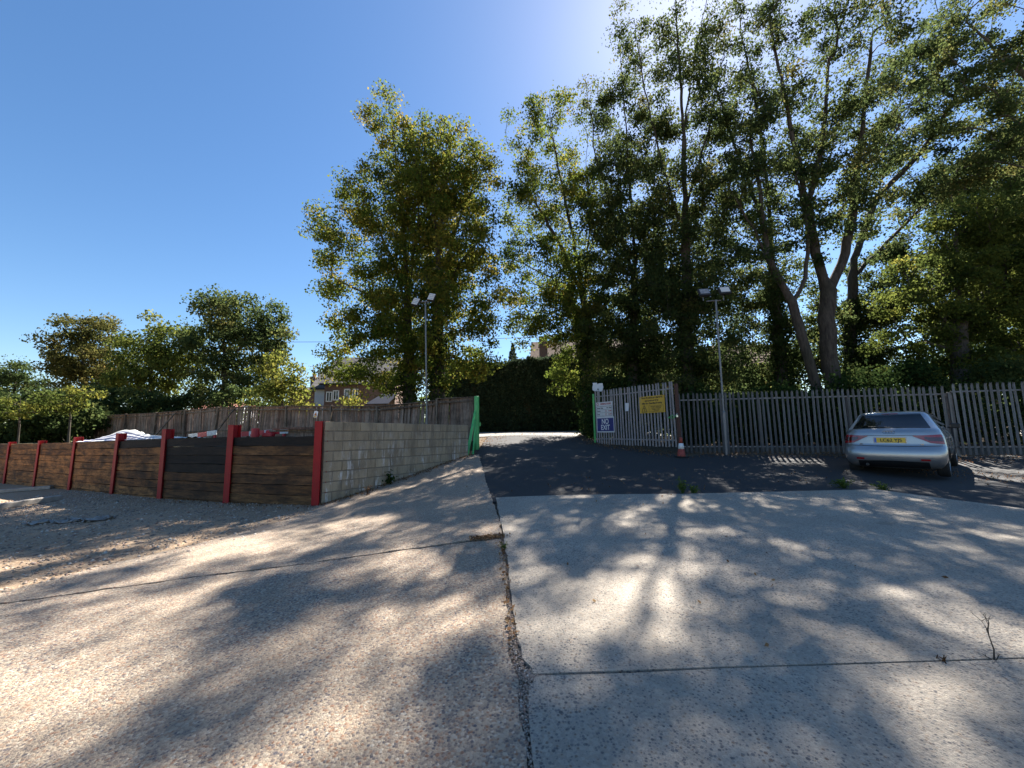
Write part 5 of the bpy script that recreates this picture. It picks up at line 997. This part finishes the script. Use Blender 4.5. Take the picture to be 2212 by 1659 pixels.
# ------------------------------------------------------------------ houses
def house(label, org, xdir, w, dpt, zb, eave, ridge, wallm, roofm, windows=(), chimneys=(), gable_front=False, name='house'):
    """local x along the front (left to right), y away; ridge along x, or along y if gable_front"""
    t_ = thing(name, (org[0], org[1], zb), label, 'house'); mw = frame_mat((org[0], org[1], 0), xdir); ov = .3
    mb = MB(); pf = [(0, zb), (w, zb), (w, eave), (0, eave)]
    if gable_front:
        mb.prism([(0, zb), (w, zb), (w, eave), (w / 2, ridge), (0, eave)], (1, 0, 0), (0, 0, 1), (0, 0, 0), (0, dpt, 0))
        sl = (ridge - eave) / (w / 2)
        rf = MB().prism([(-ov, eave - ov * sl + .05), (w / 2, ridge + .05), (w + ov, eave - ov * sl + .05), (w + ov, eave - ov * sl + .20), (w / 2, ridge + .22), (-ov, eave - ov * sl + .20)], (1, 0, 0), (0, 0, 1), (0, -ov, 0), (0, dpt + 2 * ov, 0))
    else:
        mb.prism([(0, zb), (dpt, zb), (dpt, eave), (dpt / 2, ridge), (0, eave)], (0, 1, 0), (0, 0, 1), (0, 0, 0), (w, 0, 0))
        sl = (ridge - eave) / (dpt / 2)
        rf = MB().prism([(-ov, eave - ov * sl + .05), (dpt / 2, ridge + .05), (dpt + ov, eave - ov * sl + .05), (dpt + ov, eave - ov * sl + .20), (dpt / 2, ridge + .22), (-ov, eave - ov * sl + .20)], (0, 1, 0), (0, 0, 1), (-ov, 0, 0), (w + 2 * ov, 0, 0))
    part('wall', mb, wallm, t_, 0, mw); rfo = part('roof', rf, roofm, t_, 0, mw)
    part('gutter', MB().tube([(-ov, -ov - .05, eave - .12), (w + ov, -ov - .05, eave - .12)], .06, 6), 'plastic_black', t_, 0, mw)
    for wx_, wz, ww, wh in windows:
        f = MB()
        for cx_, cz_, a, b in ((0, wh / 2, ww, .08), (0, -wh / 2, ww, .08), (-ww / 2, 0, .08, wh + .08), (ww / 2, 0, .08, wh + .08), (0, 0, .06, wh)): f.box((wx_ + cx_, -.02, wz + cz_), (a, .08, b))
        fo = part('window_frame', f, 'white_paint', t_, 0, mw); part('pane', MB().box((wx_, -.006, wz), (ww, .02, wh)), 'window_glass', fo, 0, mw)
    for cx_, cy_, ch_, cw in chimneys:
        c = part('chimney', MB().box((cx_, cy_, (ridge + ch_ - 1.2) / 2 + ridge / 2), (cw, cw * 1.3, ch_ + 1.2)).box((cx_, cy_, ridge + ch_ - .25), (cw + .14, cw * 1.3 + .14, .16)), 'brick', t_, 0, mw)
        for k in (-.22, .22): part('chimney_pot', MB().lathe([(.12, 0), (.10, .4)], 10, (cx_, cy_ + k * cw * 1.5, ridge + ch_)), 'chimney_pot', c, 0, mw)
    return t_, mw, rfo
Yh = 31.0
a0 = at(683, 866, Yh); a1 = at(845, 866, Yh); ev = at(700, 828, Yh).z
house('brick house with white windows and slate roof seen left of the lime trees', (at(700, 866, Yh).x, Yh), (1, .12, 0), a1.x - at(700, 866, Yh).x, 7, 1.2, ev, ev + 2.6, 'brick', 'slate',
      [(at(u, 850, Yh).x - at(700, 866, Yh).x, at(711, v, Yh).z, .40, .75) for u, v in ((711, 857), (725, 854), (748, 851), (765, 851))], [])
b0 = at(655, 866, Yh + 3)
house('white rendered house gable with slate roof beyond the sunlit bush', (at(679, 866, Yh + 2.2).x, Yh + 2.2), (1, .2, 0), at(702, 866, Yh + 2.2).x - at(679, 866, Yh + 2.2).x + .6, 8, 1.2, ev - .1, ev + 2.3, 'render_white', 'slate', [], [(.9, 4.0, .3, .6)])
p = at(648, 850, 44); house('far red-brick house with tall chimney above the sunlit bush', (p.x - 1.2, 44), (1, 0, 0), 4, 6, 1.0, at(648, 845, 44).z, at(648, 834, 44).z, 'brick', 'slate', [(1.4, 4.0, .8, 1.0)], [(1.2, 3, 1.5, .55)])
p = at(420, 892, 46); house('far house with red tiled roof glimpsed through the left trees', (p.x, 46), (1, .1, 0), 4.2, 6, 1.0, at(430, 885, 46).z, at(440, 868, 46).z, 'render_white', 'red_roof', [(1.0, 3.2, .8, 1.0)], [])
p = at(1169, 771, 36); xr = at(1176, 760, 36).x
house('brick house with chimney above the dark hedge', (p.x - .8, 36), (1, -.1, 0), 13, 8, 1.3, at(1180, 775, 36).z - .6, at(1240, 722, 36).z, 'brick', 'clay_tile', [(3.0, 4.0, 1.2, 1.2), (8.0, 4.0, 1.2, 1.2)], [])
c_ = MB(); pl_, pr_ = at(1165.5, 772, 35.4), at(1182.5, 772, 35.4); zt_ = at(1174, 728, 35.4).z; cw = pr_.x - pl_.x
tch = thing('chimney_stack', ((pl_.x + pr_.x) / 2, 35.4, 1.4), 'tall brick chimney stack rising above the hedge beside the drive', 'chimney')
part('stack', c_.box(((pl_.x + pr_.x) / 2, 35.4, (zt_ + 1.4) / 2), (cw, .6, zt_ - 1.4)).box(((pl_.x + pr_.x) / 2, 35.4, at(1174, 748, 35.4).z), (cw + .16, .76, .18)).box(((pl_.x + pr_.x) / 2 - .1, 35.4, zt_ - .12), (cw * .8, .5, .24)), 'brick', tch)
p = at(985, 790, 40); house('pale rendered house just showing over the left end of the hedge', (at(940, 790, 40).x, 40), (1, 0, 0), at(1006, 790, 40).x - at(940, 790, 40).x, 7, 1.2, at(980, 782, 40).z, at(980, 772, 40).z, 'render_white', 'slate', [(1.0, 4.0, 1, 1)])
# tiled-roof house behind the right-hand garden hedge, tiles built one by one
Yt = 25.0; q0, q1 = at(1584, 796, Yt), at(1700, 796, Yt); zr_ = at(1600, 750, Yt + 2.0).z; wv = q1.x - q0.x
t_, mw, rfo = house('house with brown pantiled roof glimpsed between trunks above the sunlit hedge', (q0.x, Yt), (1, -.06, 0), wv, 5.0, 1.3, q0.z - .1, zr_, 'brick', 'clay_tile', [(1.2, 3.0, 1.0, 1.0)])
sl = (zr_ - (q0.z - .1)) / 2.5; L = math.hypot(2.8, 2.8 * sl); rows = 10; cols = int((wv + .6) / .30); ang = math.atan(sl)
tm = bpy.data.meshes.new('tile'); N_ = 5; V = [(i * .30 / (N_ - 1), y, .018 * math.cos(i / (N_ - 1) * 2 * math.pi) + (.03 if y == 0 else 0)) for i in range(N_) for y in (0, L / rows + .04)]; V += [(x, 0, z - .03) for x, y, z in V if y == 0]
tm.from_pydata(V, [], [(2 * i, 2 * i + 2, 2 * i + 3, 2 * i + 1) for i in range(N_ - 1)] + [(2 * N_ + i, 2 * N_ + i + 1, 2 * i + 2, 2 * i) for i in range(N_ - 1)])
for r_ in range(rows):
    for c_ in range(cols):
        dy = -.3 + (r_ * L / rows) * math.cos(ang); dz = (q0.z - .1) - .3 * sl + .235 + r_ * L / rows * math.sin(ang)
        obj('tile', tm, 'clay_tile', rfo, mw @ Matrix.Translation((-.3 + c_ * .30, dy, dz)) @ Matrix.Rotation(ang, 4, 'X'))
# low brick outbuilding behind the fence at the right
pa, pb = at(1952, 905, 19.5), at(2112, 905, 19.5)
house('low brown brick outbuilding seen through the palisade right of the car', (pa.x, 19.5), (1, -.1, 0), pb.x - pa.x, 4, g1(pa.x, 19.5) - .2, at(2000, 868, 19.5).z, at(2000, 860, 21.0).z + .3, 'brick', 'slate', [(2.6, 2.0, .9, .7)], name='outbuilding')
# dark glass lean-to roof beyond the fence
p0_, p1_ = at(918, 865, 20.0), at(1006, 865, 20.0)
p0_, p1_ = at(790, 868, 19.5), at(838, 868, 19.5); zt_ = at(815, 851, 20.6).z
lt = thing('lean_to', (p0_.x, 19.5, 1.2), 'dark glazed lean-to roof just behind the timber fence', 'lean-to')
part('glazing', MB().add([(p0_.x, 19.5, p0_.z - .1), (p1_.x, 19.5, p0_.z - .1), (p1_.x + .15, 20.6, zt_), (p0_.x + .45, 20.6, zt_), (p0_.x, 19.5, p0_.z - .14), (p1_.x, 19.5, p0_.z - .14), (p1_.x + .15, 20.6, zt_ - .04), (p0_.x + .45, 20.6, zt_ - .04)], [(0, 1, 2, 3), (7, 6, 5, 4), (0, 4, 5, 1), (1, 5, 6, 2), (2, 6, 7, 3), (3, 7, 4, 0)]), 'dark_panel', lt)
part('frame', MB().box(((p0_.x + p1_.x) / 2, 20.65, (zt_ + 1.2) / 2), (p1_.x - p0_.x, .1, zt_ - 1.25)), 'fence_wood_dark', lt)
# aerial and wires
p = at(677, 815, Yh + 5); q = at(677, 791, Yh + 5); ta = thing('tv_aerial', p, 'thin television aerial on a mast above the white house', 'aerial')
part('mast', MB().tube([(p.x, p.y, p.z - 1.0), q], .025, 5), 'pole_metal', ta); part('boom', MB().tube([(q.x - .5, q.y, q.z + .05), (q.x + .25, q.y, q.z - .1)], .02, 4), 'pole_metal', ta)
for k in range(6): part('element', MB().tube([(q.x - .45 + k * .12, q.y - .2, q.z + .03 - k * .02), (q.x - .45 + k * .12, q.y + .2, q.z + .03 - k * .02)], .012, 4), 'pole_metal', ta)
def wire(label, a, b, sag, r=.022):
    a, b = Vector(a), Vector(b); pts = [a + (b - a) * s - Vector((0, 0, sag * 4 * s * (1 - s))) for s in np.linspace(0, 1, 25)]
    tag(part('overhead_wire', MB().tube(pts, r, 4), 'plastic_black', None), label, 'wire')
wire('overhead cable crossing the sky between the left trees and the lime trees', at(380, 737, 42), at(1320, 722, 36), .35)
wire('upper thin wire running to the white house chimney', at(560, 800, 44), at(700, 822, 36), .1, .014); wire('lower thin wire running to the white house chimney', at(560, 812, 44), at(720, 824, 35), .08, .014)
# ------------------------------------------------------------------ small plants, litter, stones
def weed(label, p, h, n, spread, leafm, name='weed', ls=.05, stem='weed_green', nstem=7):
    root = thing(name, p, label, 'weed'); mb = MB(); C = []
    for i in range(nstem):
        a = rng.uniform(0, 6.28); r = spread * rng.uniform(.1, 1); hh = h * rng.uniform(.5, 1); b = Vector(p) + Vector((rng.normal(0, .02), rng.normal(0, .02), -.02)); e = Vector(p) + Vector((math.cos(a) * r, math.sin(a) * r, hh)); m_ = (b + e) / 2 + Vector((0, 0, .12 * h)); mb.tube([b, m_, e], [.006, .004, .002], 4)
        for k in range(n // nstem):
            s = rng.uniform(.25, 1.05); q = b * (1 - s) ** 2 + m_ * 2 * s * (1 - s) + e * s * s; C.append(np.array(q) + rng.normal(0, ls * .45, 3))
    part('stem', mb, leafm, root)
    C = np.array(C); V, Q, T_ = leaf_cards(C, ls * rng.uniform(.6, 1.3, len(C)), rng.uniform(0, 1, len(C)), .2, .45); obj('leaves', npmesh('leaves', V, Q, T_), leafm, root)
weed('bushy green weed on the slab edge below the traffic cone', gnd(1474, 1066), .30, 160, .12, 'weed_green')
weed('small green weed right beside the bushy one on the slab edge', gnd(1500, 1064), .13, 70, .13, 'weed_green')
weed('grassy green tuft on the slab edge before the car', gnd(1823, 1054), .20, 220, .22, 'weed_green', nstem=12)
weed('low green weed at the slab corner below the number plate', gnd(1908, 1058), .13, 110, .15, 'weed_green')
weed('dark leafy weed growing at the foot of the block wall', gnd(840, 1046), .32, 60, .18, 'leaf_ivy', ls=.12)
weed('dry brown weed at the foot of the block wall near the red post', gnd(795, 1070), .30, 24, .08, 'leaf_dead')
weed('tiny weed in the joint left of the dry stalk', gnd(2040, 1432), .06, 12, .04, 'leaf_dead', ls=.02)
weed('mossy tuft in the dirt joint between the slabs', gnd(1086, 1185), .07, 90, .08, 'weed_green', ls=.025)
# dry branching stalk in the slab joint
p = gnd(2147, 1428); tsk = thing('dry_weed', p, 'dry bare branching stalk standing in the slab joint at lower right', 'weed'); mb = MB()
def stalk(b, d, L, r, lv):
    e = b + d * L; mid = (b + e) / 2 + Vector(rng.normal(0, L * .05, 3)); mb.tube([b, mid, e], [r, r * .85, r * .7], 5)
    if lv:
        for k in range(2 if lv < 3 else 3): stalk(e, (d + Vector(rng.normal(0, .45, 3)) + Vector((0, 0, .25))).normalized(), L * .52, r * .6, lv - 1)
stalk(p + Vector((0, 0, -.01)), Vector((-.02, .02, 1)).normalized(), .16, .0045, 3); stalk(p, Vector((-.8, .1, .5)).normalized(), .05, .003, 1); stalk(p, Vector((.2, -.3, .6)).normalized(), .04, .003, 1)
part('stalk', mb, 'bark_dark', tsk)
# leaf litter (nobody could count it)
C = []
def litter(a, b, n, w, off=(0, 0)):
    s = rng.uniform(0, 1, n); P = np.outer(1 - s, a[:2]) + np.outer(s, b[:2]) + rng.normal(0, w, (n, 2)) + off; C.append(P)
litter(np.array(G0) + [-.2, -.3], np.array(G1) + [-.2, -.5], 900, .32); litter(np.array(P0) + [0, -.5], np.array(P1) + [0, -.5], 1800, .35); litter(np.array(Q0) + [0, -.6], np.array(Q1) + [0, -.6], 900, .5)
litter(WN + wnor * .12, WF + wnor * .12, 900, .10); litter(gnd(1083, 1165), gnd(1108, 1400), 110, .03); litter(gnd(1020, 1168), gnd(1085, 1160), 220, .05); litter((-1.2, 14.8), (-.9, 18.5), 500, .35); litter((3.3, 15.6), (3.4, 18.3), 400, .35); litter(gnd(1950, 1010), gnd(2212, 1040), 400, .5); litter(gnd(1100, 1050), gnd(1900, 1030), 150, .8); litter(POST[0] - Vector((0, .2)), POST[2] - Vector((0, .25)), 300, .15)
litter(gnd(1150, 1250), gnd(2000, 1250), 22, .8); litter((-1, 18.5), (4, 19.5), 500, .7)
P_ = np.concatenate(C); Z_ = gz(P_[:, 0], P_[:, 1]) + .028; V, Q, T_ = leaf_cards(np.c_[P_, Z_], rng.uniform(.025, .055, len(P_)), rng.uniform(0, 1, len(P_)), -.6, .6)
tag(obj('leaf_litter', npmesh('litter', V, Q, T_), 'leaf_dead'), 'brown fallen leaves drifted along fence, wall foot and joints', 'leaf litter', None, 'stuff')
# loose stones on the gravel and in the joint
base = np.array([(1, 0, 0), (0, 1, 0), (-1, 0, 0), (0, -1, 0), (0, 0, .7), (0, 0, -.7)], float); tri_ = np.array([(0, 1, 4), (1, 2, 4), (2, 3, 4), (3, 0, 4), (1, 0, 5), (2, 1, 5), (3, 2, 5), (0, 3, 5)])
def stones(P, smin, smax, name, mat, label, up=.0):
    n = len(P); z = gz(P[:, 0], P[:, 1]) + up; a = rng.uniform(0, 6.28, n); s = rng.uniform(smin, smax, n) * rng.choice([1, 1, 1, 1.6], n); B = base[None] * s[:, None, None] * rng.uniform(.6, 1.2, (n, 6, 1)); c, s2 = np.cos(a)[:, None], np.sin(a)[:, None]
    X = B[..., 0] * c - B[..., 1] * s2; Yv = B[..., 0] * s2 + B[..., 1] * c; V = np.stack([X + P[:, :1], Yv + P[:, 1:2], B[..., 2] + z[:, None]], -1).reshape(-1, 3); Q = (np.arange(n)[:, None, None] * 6 + tri_[None]).reshape(-1, 3); T_ = np.repeat(rng.uniform(0, 1, n), 8)
    tag(obj(name, npmesh(name, V, Q, T_), mat), label, 'gravel', None, 'stuff')
t = NT('stone_mix'); a_ = t.n('ShaderNodeAttribute', attribute_name='tint'); t.P(Base_Color=t.ramp(a_.outputs['Fac'], [(0, (.14, .12, .105)), (.3, (.28, .22, .17)), (.55, (.40, .33, .26)), (.75, (.24, .14, .10)), (1, (.50, .46, .40))]), Roughness=.85); M['stone_mix'] = t.m
n = 16000; P_ = np.c_[rng.uniform(-15, -3, n), rng.uniform(3.5, 14, n)]; P_ = P_[inside(np.array([tuple(p) for p in gy_out]), P_)]
stones(P_, .010, .028, 'loose_gravel', 'stone_mix', 'loose tan and grey gravel scattered over the yard on the left')
C = []
for (ua, va), (ub, vb), n, w in (((1088, 1170), (1100, 1330), 300, .02), ((1100, 1330), (1125, 1480), 700, .035), ((1125, 1480), (1146, 1659), 900, .04), ((1130, 1455), (1185, 1470), 350, .035)):
    a, b = gnd(ua, va), gnd(ub, vb); s = rng.uniform(0, 1, n); C.append(np.outer(1 - s, a[:2]) + np.outer(s, b[:2]) + rng.normal(0, w, (n, 2)))
stones(np.concatenate(C), .003, .009, 'joint_grit', 'stone_mix', 'grit and small stones filling the joint between the concrete slabs', .004)
n = 500; P_ = np.c_[rng.uniform(-7, 6, n), rng.uniform(1.2, 7, n)]; stones(P_, .002, .006, 'scattered_grit', 'stone_mix', 'scattered grit lying on the concrete slabs', .013)
